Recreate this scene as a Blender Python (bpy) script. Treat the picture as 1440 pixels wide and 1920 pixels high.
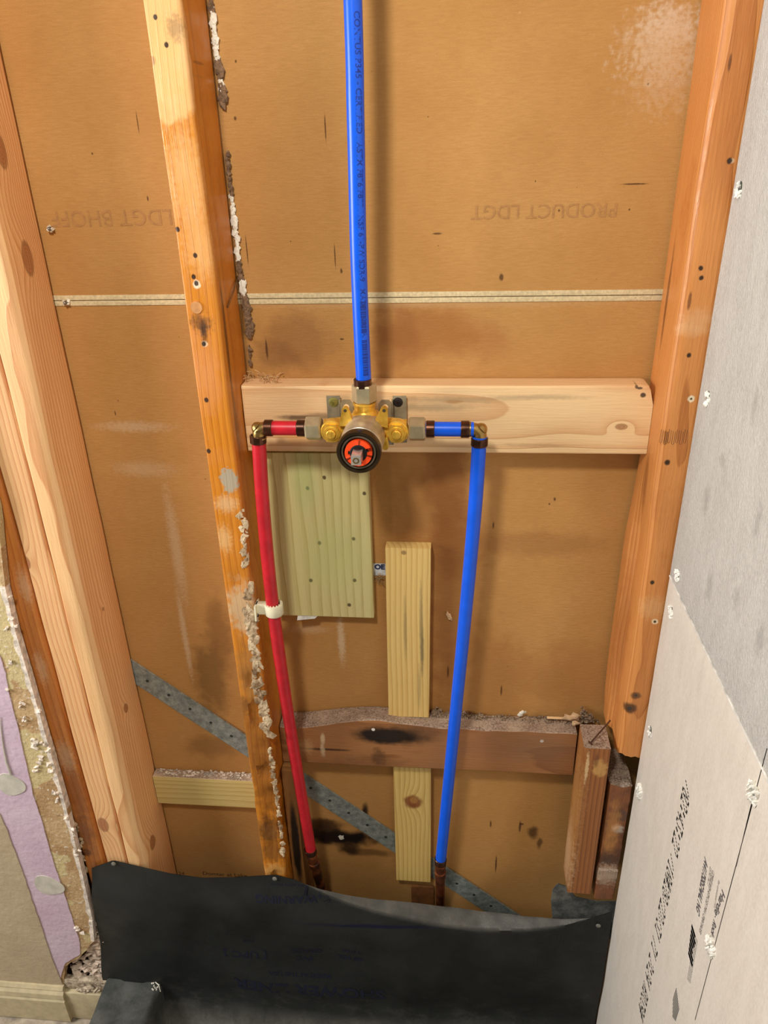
import bpy, bmesh, math, random
import numpy as np
from mathutils import Vector, Matrix, noise
random.seed(7)
for o in list(bpy.data.objects): bpy.data.objects.remove(o)
SC = bpy.context.scene
COL = SC.collection

# ------------------------------------------------------------------ camera
CZ = 1.54
F, PITCH, YAW, ROLL = 1411.25, math.radians(26.114), math.radians(5.974), math.radians(-1.662)
fw = Vector((-math.sin(YAW)*math.cos(PITCH), math.cos(YAW)*math.cos(PITCH), -math.sin(PITCH)))
r0 = Vector((math.cos(YAW), math.sin(YAW), 0)); u0 = r0.cross(fw)
RT = r0*math.cos(ROLL) + u0*math.sin(ROLL); UP = -r0*math.sin(ROLL) + u0*math.cos(ROLL)
EYE = Vector((0, -.9416, CZ))
cd = bpy.data.cameras.new('camera'); cam = bpy.data.objects.new('camera', cd); COL.objects.link(cam)
cd.sensor_fit = 'VERTICAL'; cd.sensor_height = 24; cd.lens = F/1920*24; cd.clip_start = .01
cam.matrix_world = Matrix(((RT.x, UP.x, -fw.x, EYE.x), (RT.y, UP.y, -fw.y, EYE.y), (RT.z, UP.z, -fw.z, EYE.z), (0, 0, 0, 1)))
SC.camera = cam
def ray(px, py): return RT*((px-720)/F) - UP*((py-960)/F) + fw
def at(px, py, y): d = ray(px, py); return EYE + d*((y-EYE.y)/d.y)          # point of the plane y
def atx(px, py, x): d = ray(px, py); return EYE + d*((x-EYE.x)/d.x)
def ppm(p): return F/((p-EYE).dot(fw))                                      # pixels per metre at a point

# ------------------------------------------------------------------ light and exposure
w = bpy.data.worlds.new('world'); SC.world = w; w.use_nodes = True
w.node_tree.nodes['Background'].inputs[0].default_value = (1.0, .96, .90, 1)
w.node_tree.nodes['Background'].inputs[1].default_value = .065
def area(name, loc, target, size, power, col, shape='DISK'):
    l = bpy.data.lights.new(name, 'AREA'); l.shape = shape; l.size = size; l.energy = power; l.color = col
    o = bpy.data.objects.new(name, l); COL.objects.link(o); o.location = loc
    o.rotation_euler = (Vector(target)-Vector(loc)).to_track_quat('-Z', 'Y').to_euler(); return o
area('ceiling_lamp_light', (-.28, -1.02, 2.17), (-.1, 0, 1.3), .15, 12.6, (1.0, .96, .87))
area('board_fill_light', (-1.75, -.72, 1.45), (.27, -.95, 1.05), .9, 37, (1.0, .985, .96))  # added soft fill from the left, brightens the cement board
SC.view_settings.view_transform = 'Standard'; SC.view_settings.look = 'None'
SC.view_settings.gamma = 1; SC.view_settings.use_curve_mapping = False
SC.view_settings.exposure = 0.0

# ------------------------------------------------------------------ node helper
def lin(c):
    c = [x/255 for x in c]
    return tuple((x/12.92 if x <= .04045 else ((x+.055)/1.055)**2.4) for x in c) + (1,)
class NT:
    def __init__(s, name):
        s.m = bpy.data.materials.new(name); s.m.use_nodes = True; s.t = s.m.node_tree
        s.b = s.t.nodes['Principled BSDF']; s.P = s.t.nodes.new('ShaderNodeNewGeometry').outputs['Position']
    def put(s, sock, v):
        if isinstance(v, bpy.types.NodeSocket): s.t.links.new(v, sock)
        elif v is not None: sock.default_value = v
    def ma(s, op, a, b=None, c=None, clamp=False):
        n = s.t.nodes.new('ShaderNodeMath'); n.operation = op; n.use_clamp = clamp
        for i, v in enumerate((a, b, c)): s.put(n.inputs[i], v)
        return n.outputs[0]
    def vm(s, op, a, b=None):
        n = s.t.nodes.new('ShaderNodeVectorMath'); n.operation = op; s.put(n.inputs[0], a); s.put(n.inputs[1], b)
        return n.outputs['Value'] if op in ('LENGTH', 'DISTANCE', 'DOT_PRODUCT') else n.outputs[0]
    def noise(s, scale, vec=None, st=(1, 1, 1), det=3, rough=.55, col=False, dist=0):
        n = s.t.nodes.new('ShaderNodeTexNoise'); n.inputs['Scale'].default_value = scale
        n.inputs['Detail'].default_value = det; n.inputs['Roughness'].default_value = rough; n.inputs['Distortion'].default_value = dist
        v = vec or s.P
        if st != (1, 1, 1): v = s.vm('MULTIPLY', v, st)
        s.put(n.inputs['Vector'], v); return n.outputs[1 if col else 0]
    def rng(s, v, a, b, c=0., d=1., smooth=False):
        n = s.t.nodes.new('ShaderNodeMapRange'); n.interpolation_type = 'SMOOTHSTEP' if smooth else 'LINEAR'
        for i, x in enumerate((v, a, b, c, d)): s.put(n.inputs[i], x)
        return n.outputs[0]
    def mix(s, f, a, b, mode='MIX'):
        n = s.t.nodes.new('ShaderNodeMix'); n.data_type = 'RGBA'; n.blend_type = mode
        s.put(n.inputs[0], f); s.put(n.inputs[6], a); s.put(n.inputs[7], b); return n.outputs[2]
    def sep(s, v):
        n = s.t.nodes.new('ShaderNodeSeparateXYZ'); s.put(n.inputs[0], v); return n.outputs
    def comb(s, x, y, z):
        n = s.t.nodes.new('ShaderNodeCombineXYZ')
        for i, v in enumerate((x, y, z)): s.put(n.inputs[i], v)
        return n.outputs[0]
    def spot(s, c, r, soft=.3, wob=.5, wscale=90, wn=None):
        """soft-edged blot of a stain at c, radii r, with a noisy outline"""
        v = s.vm('MULTIPLY', s.vm('SUBTRACT', s.P, tuple(c)), tuple(1/max(x, 1e-5) for x in r))
        if wob:
            if not hasattr(s, 'wn_'): s.wn_ = {}
            if wscale not in s.wn_: s.wn_[wscale] = s.vm('SUBTRACT', s.noise(wscale, col=True, det=4), (.5, .5, .5))
            v = s.vm('ADD', v, s.vm('MULTIPLY', s.wn_[wscale], (wob*2,)*3))
        return s.rng(s.vm('LENGTH', v), 1-soft, 1+soft, 1., 0., True)
    def done(s, col, rough=.6, bump=None, dist=.001, metal=0, spec=None, strength=1.0):
        s.put(s.b.inputs['Base Color'], col); s.put(s.b.inputs['Roughness'], rough); s.put(s.b.inputs['Metallic'], metal)
        if spec is not None: s.b.inputs['Specular IOR Level'].default_value = spec
        if bump is not None:
            n = s.t.nodes.new('ShaderNodeBump'); n.inputs['Distance'].default_value = dist; n.inputs['Strength'].default_value = strength
            s.put(n.inputs['Height'], bump); s.t.links.new(n.outputs[0], s.b.inputs['Normal'])
        return s.m

def spots_apply(n, col, spots):
    """spots: (centre, radii, colour, opacity[, soft, wob, wscale])"""
    for sp in spots:
        c, r, cc, op = sp[:4]; soft, wob, ws = (list(sp[4:]) + [.35, .5, 90][len(sp)-4:])
        k = n.spot(c, r, soft, wob, ws)
        col = n.mix(n.ma('MULTIPLY', k, op), col, lin(cc))
    return col
def PS(px, py, rx, rz, y, col, op, *a, ry=None):
    """a stain given by where it sits on the plane y and its size in pixels there"""
    p = at(px, py, y); k = ppm(p)
    return (p, (rx/k, ry if ry else .02, rz/k*1.15), col, op) + a

def wood(name, light, dark, axis='z', pith=(0, -.2), freq=230, wob=.012, rough=.55, spots=(), knots=(), fib=.35, bumpd=.0006, gloss=None, sharp=.5, blot=None):
    n = NT(name); x, y, z = n.sep(n.P)[0:3]
    if axis == 'z': a, b, L, st = x, y, z, (1, 1, .05)
    else: a, b, L, st = z, y, x, (.05, 1, 1)
    slow = n.noise(7, st=tuple(1 if q == 1 else .35 for q in st), det=2)
    slow2 = n.noise(30, st=tuple(1 if q == 1 else .12 for q in st), det=3)
    rr = n.vm('LENGTH', n.comb(n.ma('SUBTRACT', a, pith[0]), n.ma('SUBTRACT', b, pith[1]), 0.0))
    rr = n.ma('ADD', rr, n.ma('MULTIPLY', slow, wob*6)); rr = n.ma('ADD', rr, n.ma('MULTIPLY', slow2, wob*.55))
    kn = []
    for c, r in knots:
        sc = (1, 1, .55) if axis == 'z' else (.55, 1, 1)
        d = n.vm('LENGTH', n.vm('MULTIPLY', n.vm('SUBTRACT', n.P, tuple(c)), sc))
        e = n.ma('POWER', 2.718, n.ma('MULTIPLY', n.ma('POWER', n.ma('DIVIDE', d, r*2.2), 2.0), -1.0))
        rr = n.ma('ADD', rr, n.ma('MULTIPLY', e, r*1.6)); kn.append((d, r))
    band = n.ma('FRACT', n.ma('MULTIPLY', rr, freq))
    band = n.ma('POWER', band, 1/sharp)           # slow rise, quick fall: latewood line
    band = n.ma('MULTIPLY', band, n.rng(band, .93, 1.0, 1.0, 0.0))
    fibre = n.noise(420, st=st, det=3, rough=.7)
    tone = n.noise(9, st=tuple(1 if q == 1 else .3 for q in st), det=3)
    f = n.ma('ADD', n.ma('MULTIPLY', band, .75), n.ma('MULTIPLY', n.ma('SUBTRACT', fibre, .5), fib*2), clamp=True)
    f = n.ma('ADD', f, n.ma('MULTIPLY', n.ma('SUBTRACT', tone, .5), .7), clamp=True)
    col = n.mix(f, lin(light), lin(dark))
    if blot:
        bk = n.rng(n.noise(blot[1], st=tuple(1 if q == 1 else .5 for q in st), det=5, rough=.65), blot[2], blot[2]+.14, 0., blot[3])
        col = n.mix(bk, col, lin(blot[0]))
    for d, r in kn:
        ring = n.ma('FRACT', n.ma('MULTIPLY', n.ma('ADD', d, n.ma('MULTIPLY', slow2, .004)), 420))
        kc = n.mix(ring, lin([q*.93 for q in dark]), lin([q*.74 for q in dark]))
        col = n.mix(n.rng(d, r*.75, r*1.1, .9, 0., True), col, kc)
        col = n.mix(n.ma('MULTIPLY', n.rng(d, r*1.15, r*.95, 0, 1), n.rng(d, r*.75, r*.95, 0, .5)), col, lin([q*.55 for q in dark]))
    col = spots_apply(n, col, spots)
    h = n.ma('ADD', n.ma('MULTIPLY', band, .5), fibre)
    rg = rough if gloss is None else n.rng(n.noise(40, det=4), .4, .62, gloss, rough)
    return n.done(col, rg, h, bumpd)
def flat(name, col, rough=.6, metal=0, bs=None, bd=.0004, var=.12, vs=60, spec=None, col2=None, st=(1, 1, 1)):
    n = NT(name); k = n.noise(vs, det=4, st=st)
    c2 = col2 or [q*(1-var*2) for q in col]
    c = n.mix(n.rng(k, .35, .65), lin(col), lin(c2))
    return n.done(c, rough, n.noise(bs, det=4, st=st) if bs else None, bd, metal, spec)

# ------------------------------------------------------------------ object helpers
def link(name, me, mat, parent=None, label=None, cat=None, group=None, kind=None, sharp=35):
    if mat and not me.materials: me.materials.append(mat)
    for p in me.polygons: p.use_smooth = True
    me.set_sharp_from_angle(angle=math.radians(sharp))
    # origin at the base of the shape
    co = np.empty(len(me.vertices)*3); me.vertices.foreach_get('co', co); co = co.reshape(-1, 3)
    c = Vector(((co[:, 0].min()+co[:, 0].max())/2, (co[:, 1].min()+co[:, 1].max())/2, co[:, 2].min()))
    me.transform(Matrix.Translation(-c))
    o = bpy.data.objects.new(name, me); COL.objects.link(o); o.location = c
    if parent:
        o.parent = parent; o.location = c - WL[parent.name]
    WL[o.name] = c
    tag(o, label, cat, group, kind); return o
WL = {}
def tag(o, label=None, cat=None, group=None, kind=None):
    if label: o['label'] = label
    if cat: o['category'] = cat
    if group: o['group'] = group
    if kind: o['kind'] = kind
def empty(name, loc, label, cat, group=None):
    o = bpy.data.objects.new(name, None); COL.objects.link(o); o.location = loc; o.empty_display_size = .02
    WL[o.name] = Vector(loc); tag(o, label, cat, group); return o
def mk(bm, name='m'):
    bmesh.ops.recalc_face_normals(bm, faces=bm.faces[:])
    me = bpy.data.meshes.new(name); bm.to_mesh(me); bm.free(); return me
def box(bm, x0, x1, y0, y1, z0, z1, bev=0, M=None):
    b = bmesh.new(); bmesh.ops.create_cube(b, size=1)
    for v in b.verts: v.co = Vector((x0+(v.co.x+.5)*(x1-x0), y0+(v.co.y+.5)*(y1-y0), z0+(v.co.z+.5)*(z1-z0)))
    if bev: bmesh.ops.bevel(b, geom=b.edges[:], offset=bev, segments=2, affect='EDGES', profile=.6)
    if M: b.transform(M)
    t = bpy.data.meshes.new('t'); b.to_mesh(t); b.free(); bm.from_mesh(t); bpy.data.meshes.remove(t)
def frame(d, up=Vector((0, 0, 1))):
    d = Vector(d).normalized()
    if abs(d.dot(up)) > .95: up = Vector((1, 0, 0))
    a = up.cross(d).normalized(); return a, d.cross(a), d
def lathe(bm, origin, direction, prof, seg=32, cap=True):
    """prof: list of (distance along direction, radius)"""
    a, b, d = frame(direction); o = Vector(origin); rings = []
    for t, r in prof:
        if r < 1e-6: rings.append([bm.verts.new(o+d*t)])
        else: rings.append([bm.verts.new(o+d*t+(a*math.cos(2*math.pi*i/seg)+b*math.sin(2*math.pi*i/seg))*r) for i in range(seg)])
    for p, q in zip(rings, rings[1:]):
        for i in range(seg):
            j = (i+1) % seg
            if len(p) == 1 and len(q) == 1: continue
            if len(p) == 1: bm.faces.new((p[0], q[i], q[j]))
            elif len(q) == 1: bm.faces.new((p[i], p[j], q[0]))
            else: bm.faces.new((p[i], p[j], q[j], q[i]))
    if cap:
        for rg in (rings[0], rings[-1]):
            if len(rg) > 2: bm.faces.new(rg)
def smooth_path(pts, n=12):
    P = [Vector(p) for p in pts]; out = []
    for i in range(len(P)-1):
        p0 = P[max(i-1, 0)]; p1 = P[i]; p2 = P[i+1]; p3 = P[min(i+2, len(P)-1)]
        for k in range(n):
            t = k/n
            out.append(.5*((2*p1)+(p2-p0)*t+(2*p0-5*p1+4*p2-p3)*t*t+(-p0+3*p1-3*p2+p3)*t**3))
    out.append(P[-1]); return out
def tube(bm, path, r, seg=24, cap=True):
    rings = []; up = None; N = len(path)
    for i, p in enumerate(path):
        d = (path[min(i+1, N-1)]-path[max(i-1, 0)]).normalized()
        if up is None: a, b, _ = frame(d, Vector((0, 1, 0)))
        else: a = (up - d*up.dot(d)).normalized(); b = d.cross(a)
        up = a; rad = r(i/(N-1)) if callable(r) else r
        rings.append([bm.verts.new(p+(a*math.cos(2*math.pi*k/seg)+b*math.sin(2*math.pi*k/seg))*rad) for k in range(seg)])
    for p, q in zip(rings, rings[1:]):
        for i in range(seg): bm.faces.new((p[i], p[(i+1) % seg], q[(i+1) % seg], q[i]))
    if cap: bm.faces.new(rings[0]); bm.faces.new(rings[-1])
def prism(bm, pts, direction, depth):
    """flat outline pts (3D) pushed along direction"""
    d = Vector(direction)*depth
    a = [bm.verts.new(p) for p in pts]; b = [bm.verts.new(Vector(p)+d) for p in pts]
    bm.faces.new(a); bm.faces.new(b[::-1])
    for i in range(len(a)): j = (i+1) % len(a); bm.faces.new((a[i], b[i], b[j], a[j]))
def lumber(x0, x1, y0, y1, z0, z1, axis='z', rad=(.002,)*4, amp=.0006, seg=60, fn=None, lumps=9, side=3):
    """sawn timber: rounded section swept along its grain, slightly uneven; rad = corner radii (x-,y-),(x+,y-),(x+,y+),(x-,y+)"""
    bm = bmesh.new()
    if axis == 'z': A0, A1, L0, L1 = x0, x1, z0, z1
    else: A0, A1, L0, L1 = z0, z1, x0, x1
    cs = [((A0, y0), (1, 1)), ((A1, y0), (-1, 1)), ((A1, y1), (-1, -1)), ((A0, y1), (1, -1))]
    sec = []
    for ci, ((ax, by), (sx, sy)) in enumerate(cs):
        r = rad[ci]; cx, cy = ax+sx*r, by+sy*r
        a_ = [math.pi, 1.5*math.pi, 0, .5*math.pi][ci]
        arc = [(cx+math.cos(a_+k/5*math.pi/2)*r, cy+math.sin(a_+k/5*math.pi/2)*r) for k in range(6)]
        sec += arc
        nx = cs[(ci+1) % 4]; r2 = rad[(ci+1) % 4]; e = (nx[0][0]+nx[1][0]*(r2 if ci in (0, 2) else 0), nx[0][1]+nx[1][1]*(r2 if ci in (1, 3) else 0))
        s0 = arc[-1]
        for k in range(1, side+1): sec.append((s0[0]+(e[0]-s0[0])*k/(side+1), s0[1]+(e[1]-s0[1])*k/(side+1)))
    rings = []
    for i in range(seg+1):
        t = L0+(L1-L0)*i/seg; rg = []
        for a, b in sec:
            p = Vector((a, b, t)) if axis == 'z' else Vector((t, b, a))
            q = Vector((p.x*lumps*2, p.y*lumps*2, p.z*lumps)) if axis == 'z' else Vector((p.x*lumps, p.y*lumps*2, p.z*lumps*2))
            nv = noise.noise_vector(q)*amp
            if axis == 'z': nv.z = 0
            else: nv.x = 0
            p = p+nv
            if fn: p = fn(p, i/seg)
            rg.append(bm.verts.new(p))
        rings.append(rg)
    n = len(sec)
    for p, q in zip(rings, rings[1:]):
        for i in range(n): bm.faces.new((p[i], p[(i+1) % n], q[(i+1) % n], q[i]))
    for rg in (rings[0], rings[-1]):
        c = bm.verts.new(sum((v.co for v in rg), Vector())/n)
        for i in range(n): bm.faces.new((rg[i], rg[(i+1) % n], c))
    return mk(bm)
def blob(bm, c, r, jag=.35, sub=1):
    b = bmesh.new(); bmesh.ops.create_icosphere(b, subdivisions=sub, radius=1)
    s = Vector((random.random()*50,)*3)
    for v in b.verts:
        k = 1+jag*noise.noise(v.co*1.7+s)*2
        v.co = Vector((v.co.x*r[0]*k, v.co.y*r[1]*k, v.co.z*r[2]*k))
    b.transform(Matrix.Translation(c) @ Matrix.Rotation(random.uniform(-.5, .5), 4, 'Y'))
    t = bpy.data.meshes.new('t'); b.to_mesh(t); b.free(); bm.from_mesh(t); bpy.data.meshes.remove(t)
def crust(path, width, count, size, depth, y=None, jag=.4):
    """crumbs of plaster caked along a path"""
    bm = bmesh.new(); P = [Vector(p) for p in path]
    for _ in range(count):
        k = random.random()*(len(P)-1); i = int(k); p = P[i].lerp(P[i+1], k-i)
        s = size*random.uniform(.35, 1.3)
        blob(bm, p+Vector((random.uniform(-width, width), random.uniform(-depth, depth)*.4, random.uniform(-.003, .003))),
             (s*random.uniform(.6, 1.2), depth*random.uniform(.5, 1.2), s*random.uniform(.8, 2.0)), jag)
    return mk(bm)
FONT = None
def text(s, size, origin, right, upv, mat, parent, name='printed_text', bold=0, label=None, fn=None, spacing=1.0, squeeze=1.0):
    cu = bpy.data.curves.new('txt', 'FONT'); cu.body = s; cu.size = size; cu.offset = bold; cu.space_character = spacing; cu.fill_mode = 'FRONT'
    cu.resolution_u = 3
    o = bpy.data.objects.new('txt', cu); COL.objects.link(o)
    bpy.context.view_layer.update()
    me = bpy.data.meshes.new_from_object(o.evaluated_get(bpy.context.evaluated_depsgraph_get()))
    bpy.data.objects.remove(o); me.materials.clear()
    R_, U_ = Vector(right), Vector(upv)
    for v in me.vertices:
        v.co = fn(v.co.x*squeeze, v.co.y) if fn else Vector(origin)+R_*v.co.x*squeeze+U_*v.co.y
    return link(name, me, mat, parent, label)

X, Y, Z = Vector((1, 0, 0)), Vector((0, 1, 0)), Vector((0, 0, 1))
def zc(v): return CZ+v

# ================================================================== SETTING
SEAM = at(900, 556, 0).z
# ---- back wall: the brown paper back of the next room's drywall
def paper(name):
    n = NT(name)
    fib = n.noise(260, st=(.25, 1, 1.6), det=4, rough=.7); tone = n.noise(5, det=4, rough=.6)
    speck = n.noise(900, det=2)
    c = n.mix(n.rng(tone, .32, .68), lin((198, 149, 88)), lin((182, 132, 72)))
    c = n.mix(n.rng(fib, .3, .7, 0, .38), c, lin((160, 110, 56)))
    c = n.mix(n.rng(speck, .62, .8, 0, .35), c, lin((230, 190, 140)))
    c = n.mix(n.rng(n.noise(150, det=1), .78, .82, 0, .8), c, lin((84, 52, 28)))           # brown flecks
    c = n.mix(n.rng(n.noise(55, det=5, rough=.8), .67, .75, 0, .45), c, lin((226, 190, 145)))  # scuffs
    S = []
    A = S.append
    for q in [(800, 620, 90, 36, (150, 92, 45), .55), (740, 640, 45, 55, (140, 84, 40), .5), (900, 640, 60, 30, (160, 100, 52), .4),
              (560, 640, 60, 45, (130, 84, 48), .45), (520, 668, 40, 25, (110, 70, 42), .4),
              (840, 900, 40, 100, (120, 66, 26), .6), (860, 1020, 60, 60, (132, 76, 34), .5), (800, 960, 60, 90, (140, 86, 40), .4),
              (850, 1150, 45, 150, (126, 72, 32), .5), (900, 1270, 90, 90, (140, 86, 40), .4), (1010, 1020, 110, 22, (142, 92, 50), .4),
              (1080, 1270, 90, 60, (150, 98, 54), .3),
              (395, 1270, 30, 70, (88, 62, 28), .6), (412, 1190, 22, 70, (110, 72, 36), .5), (400, 1400, 45, 22, (96, 66, 40), .4),
              (640, 1570, 66, 16, (22, 10, 5), 1), (612, 1562, 34, 26, (34, 18, 8), .85), (690, 1598, 40, 8, (60, 34, 14), .6), (600, 1545, 40, 12, (60, 34, 14), .8), (655, 1590, 18, 16, (40, 20, 8), .9),
              (685, 1525, 6, 22, (30, 16, 8), .95), (1000, 1560, 9, 14, (60, 34, 16), .8), (1012, 1580, 5, 12, (52, 30, 14), .7)]:
        A(PS(*q[:4], 0, *q[4:], .5, .7, 40, ry=9))
    for q in [(1270, 45, 45, 22, .75), (1250, 95, 60, 30, .45), (1245, 150, 55, 35, .35), (1205, 75, 40, 30, .35), (1240, 20, 26, 16, .5)]:
        A(PS(*q[:4], 0, (236, 222, 204), q[4]*.4, .9, 2.4, 150, ry=9))
    for q in [(250, 800, 60, 8, .3), (270, 880, 50, 12, .22), (330, 1030, 10, 90, .3), (346, 1190, 5, 70, .4), (640, 1200, 6, 40, .5), (580, 1180, 30, 8, .2), (810, 570, 300, 6, .1)]:
        A(PS(*q[:4], 0, (225, 205, 175), q[4], .7, 1.0, 220, ry=9))
    for q in [(610, 240, 2.4, 32), (628, 480, 2.2, 30), (258, 230, 1.8, 26), (1190, 345, 42, 2.2), (640, 508, 4, 6), (173, 288, 3, 3), (1180, 393, 3, 3),
              (1048, 395, 3, 3), (820, 438, 16, 2.4), (641, 636, 7, 2.4), (500, 655, 4, 26), (940, 520, 7, 9), (442, 115, 3.5, 3.5), (441, 222, 4.5, 5),
              (277, 372, 3, 6), (216, 775, 2, 7), (463, 470, 2, 36), (1040, 936, 4, 5), (1030, 945, 3, 3), (925, 985, 3, 10), (840, 1260, 3, 18),
              (940, 1295, 3, 16), (975, 1550, 4, 20), (930, 1620, 3, 30), (978, 1545, 7, 4), (920, 1545, 3, 12)]:
        A(PS(q[0], q[1], q[2]*.55, q[3]*.6, 0, (70, 42, 22), .8, .4, .35, 300, ry=9))
    c = spots_apply(n, c, S)
    h = n.ma('ADD', fib, n.ma('MULTIPLY', speck, .6))
    return n.done(c, .78, h, .0005, spec=.25)
M_paper = paper('brown_drywall_paper')
M_gyp = flat('bare_gypsum_edge', (226, 205, 160), .9, bs=500, var=.06, vs=300)
def panel(name, x0, x1, z0, z1):
    bm = bmesh.new(); box(bm, x0, x1, 0, .0127, z0, z1); return link(name, mk(bm), M_paper, kind='structure')
wb = panel('wall_back', -1.7, .75, SEAM+.0055, 2.75)
wb2 = panel('wall_back', -1.7, .75, -.02, SEAM-.0055)
for par, za, zb in ((wb, SEAM+.0005, SEAM+.0065), (wb2, SEAM-.0065, SEAM-.0005)):
    bm = bmesh.new(); box(bm, -1.7, .75, -.0012, .012, za, zb, .0003); link('gypsum_edge', mk(bm), M_gyp, par, 'cream bare gypsum edge along the joint')
bm = bmesh.new(); box(bm, -1.7, .75, .0127, .02, 0, 2.75); link('wall_back_backing', mk(bm), flat('cavity_dark', (40, 30, 20), .9), kind='structure')
M_ghost = flat('faded_stamp_ink', (184, 131, 76), .8, bs=None, var=.06, vs=200)
M_ink2 = flat('dull_brown_ink', (84, 52, 30), .8)
def walltext(s, px, py, size, par, mat, flip=False, y=-.0004, bold=0):
    o = at(px, py, y); text(s, size, o, -X if flip else X, -Z if flip else Z, mat, par, bold=bold)
walltext('LDGT BHOFF', 322, 392, .026, wb, M_ghost, True)
walltext('PRODUCT LDGT', 1160, 380, .022, wb, M_ghost, True)
walltext('24', 335, 1640, .012, wb2, M_ink2); walltext('Domtar at Lake', 380, 1640, .0135, wb2, M_ink2)

# ---- right wall: cement backer board over the side studs
BX = .2725
JZ = atx(1300, 1170, BX).z
def board(name, tint, st):
    n = NT(name)
    f = n.noise(34, st=(1, 1.6, .5), det=5, rough=.65); g = n.noise(300, st=(1, 1.3, .6), det=4, rough=.75); t = n.noise(5, det=3)
    c = n.mix(n.rng(f, .3, .7, 0, 1), lin(tint[0]), lin(tint[1]))
    c = n.mix(n.rng(g, .38, .66, 0, .55), c, lin(tint[2])); c = n.mix(n.rng(t, .4, .7, 0, .35), c, lin(tint[3]))
    S = []
    for px, py, rx, rz in [(1325, 935, 8, 26), (1355, 865, 9, 12), (1420, 980, 8, 40), (1330, 1100, 10, 26), (1380, 1120, 8, 20), (1425, 1200, 10, 30), (1415, 760, 6, 30)]:
        p = atx(px, py, BX); k = ppm(p); S.append((p, (9, rx/k*1.5, rz/k), (130, 128, 122), .28, .8, 1.4, 90))
    if st: S = []
    c = spots_apply(n, c, S)
    return n.done(c, .85, n.ma('ADD', n.ma('MULTIPLY', g, 1.5 if not st else .4), n.ma('MULTIPLY', f, .6)), 0.0035 if not st else .0009, spec=.2)
M_bu = board('pale_cement_board', ((234, 231, 224), (212, 208, 200), (250, 248, 242), (220, 216, 208)), False)
M_bl = board('beige_cement_board', ((214, 205, 192), (200, 190, 177), (226, 218, 206), (208, 197, 182)), True)
def rboard(name, z0, z1, m):
    bm = bmesh.new(); box(bm, BX, BX+.0065, -1.5, -.0925, z0, z1, .0008)
    bmesh.ops.subdivide_edges(bm, edges=[e for e in bm.edges if e.calc_length() > .2], cuts=30, use_grid_fill=True)
    for v in bm.verts:
        if abs(v.co.y+.0925) < .002: v.co.y += noise.noise(v.co*60)*.0012
    return link(name, mk(bm), m, kind='structure')
wr = rboard('wall_right', JZ+.0012, 2.7, M_bu); wr2 = rboard('wall_right', .03, JZ-.0012, M_bl)
bm = bmesh.new(); box(bm, BX-.0012, BX+.001, -1.5, -.094, JZ-.001, JZ+.001, .0003); link('joint_filler', mk(bm), flat('white_joint_fibres', (240, 238, 230), .9, bs=300), wr2, 'ragged white joint line between the boards')
bm = bmesh.new(); box(bm, BX+.0068, BX+.02, -1.5, -.093, 0, 2.7); link('wall_right_backing', mk(bm), flat('brown_backing_wood', (120, 80, 45), .8), kind='structure')  # plain brown wood layer behind the boards
M_pencil = flat('pencil_graphite', (92, 82, 76), .6, var=.05)
def pencil(a, b, wd, par):
    P, Q = atx(*a, BX-.0003), atx(*b, BX-.0003); bm = bmesh.new()
    v = [bm.verts.new(p) for p in (P+Y*wd, P-Y*wd, Q-Y*wd, Q+Y*wd)]; bm.faces.new(v); bmesh.ops.solidify(bm, geom=bm.faces[:], thickness=.0002)
    return link('pencil_line', mk(bm), M_pencil, par, 'thin dark pencil line down the board')
pencil((1438, 1403), (1303, 1912), .00055, wr2); pencil((1411, 1498), (1380, 1625), .0005, wr2)

DOT = {'0': '0E11191513110E', '1': '040C040404040E', '2': '0E11010204081F', '3': '1F02040201110E', '4': '02060A121F0202', '5': '1F101E0101110E', '6': '0608101E11110E',
       '7': '1F010204080808', '8': '0E11110E11110E', '9': '0E11110F01020C', '/': '00010204081000', ':': '000C0C000C0C00', 'R': '1E11111E141211', 'D': '1C12111111121C',
       'P': '1E11111E101010', '#': '0A0A1F0A1F0A0A', 'C': '0E11101010110E', ' ': '00000000000000', '-': '0000001F000000', 'J': '0702020202120C'}
M_dot = flat('violet_black_ink', (56, 44, 50), .7, var=.1)
def dots(s, p0, p1, hgt, par):
    """ink-jet lettering running from p0 towards p1 on the side board, tops towards the room"""
    d = (p1-p0); step = d.length/len(s); d.normalize(); u = Vector((0, -1, 0)); bm = bmesh.new(); px = step/6.6; pz = hgt/7
    for i, ch in enumerate(s):
        rows = bytes.fromhex(DOT[ch])
        for r in range(7):
            for c in range(5):
                if rows[r] >> (4-c) & 1:
                    o = p0+d*(i*step+c*px)+u*((6-r)*pz+(c*.0))
                    o.x = BX-.0003
                    a, b = d*px*.95, u*pz*.8
                    f = [bm.verts.new(q) for q in (o, o+a, o+a+b, o+b)]; bm.faces.new(f)
    bmesh.ops.solidify(bm, geom=bm.faces[:], thickness=.0002)
    return link('ink_jet_date_code', mk(bm), M_dot, par, 'dotted dark ink code running down the board')
da, db = atx(1293, 1482, BX), atx(1203, 1915, BX)
dots('/02:43:22 /10#28/22/31 71 2:24 RD39#', Vector((BX, da.y+.02, da.z)), Vector((BX, db.y+.02, db.z)), .027, wr2)
M_grey = flat('grey_print_ink', (136, 132, 128), .8, var=.05); M_dgrey = flat('dark_print_ink', (84, 78, 82), .8, var=.05)
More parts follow.
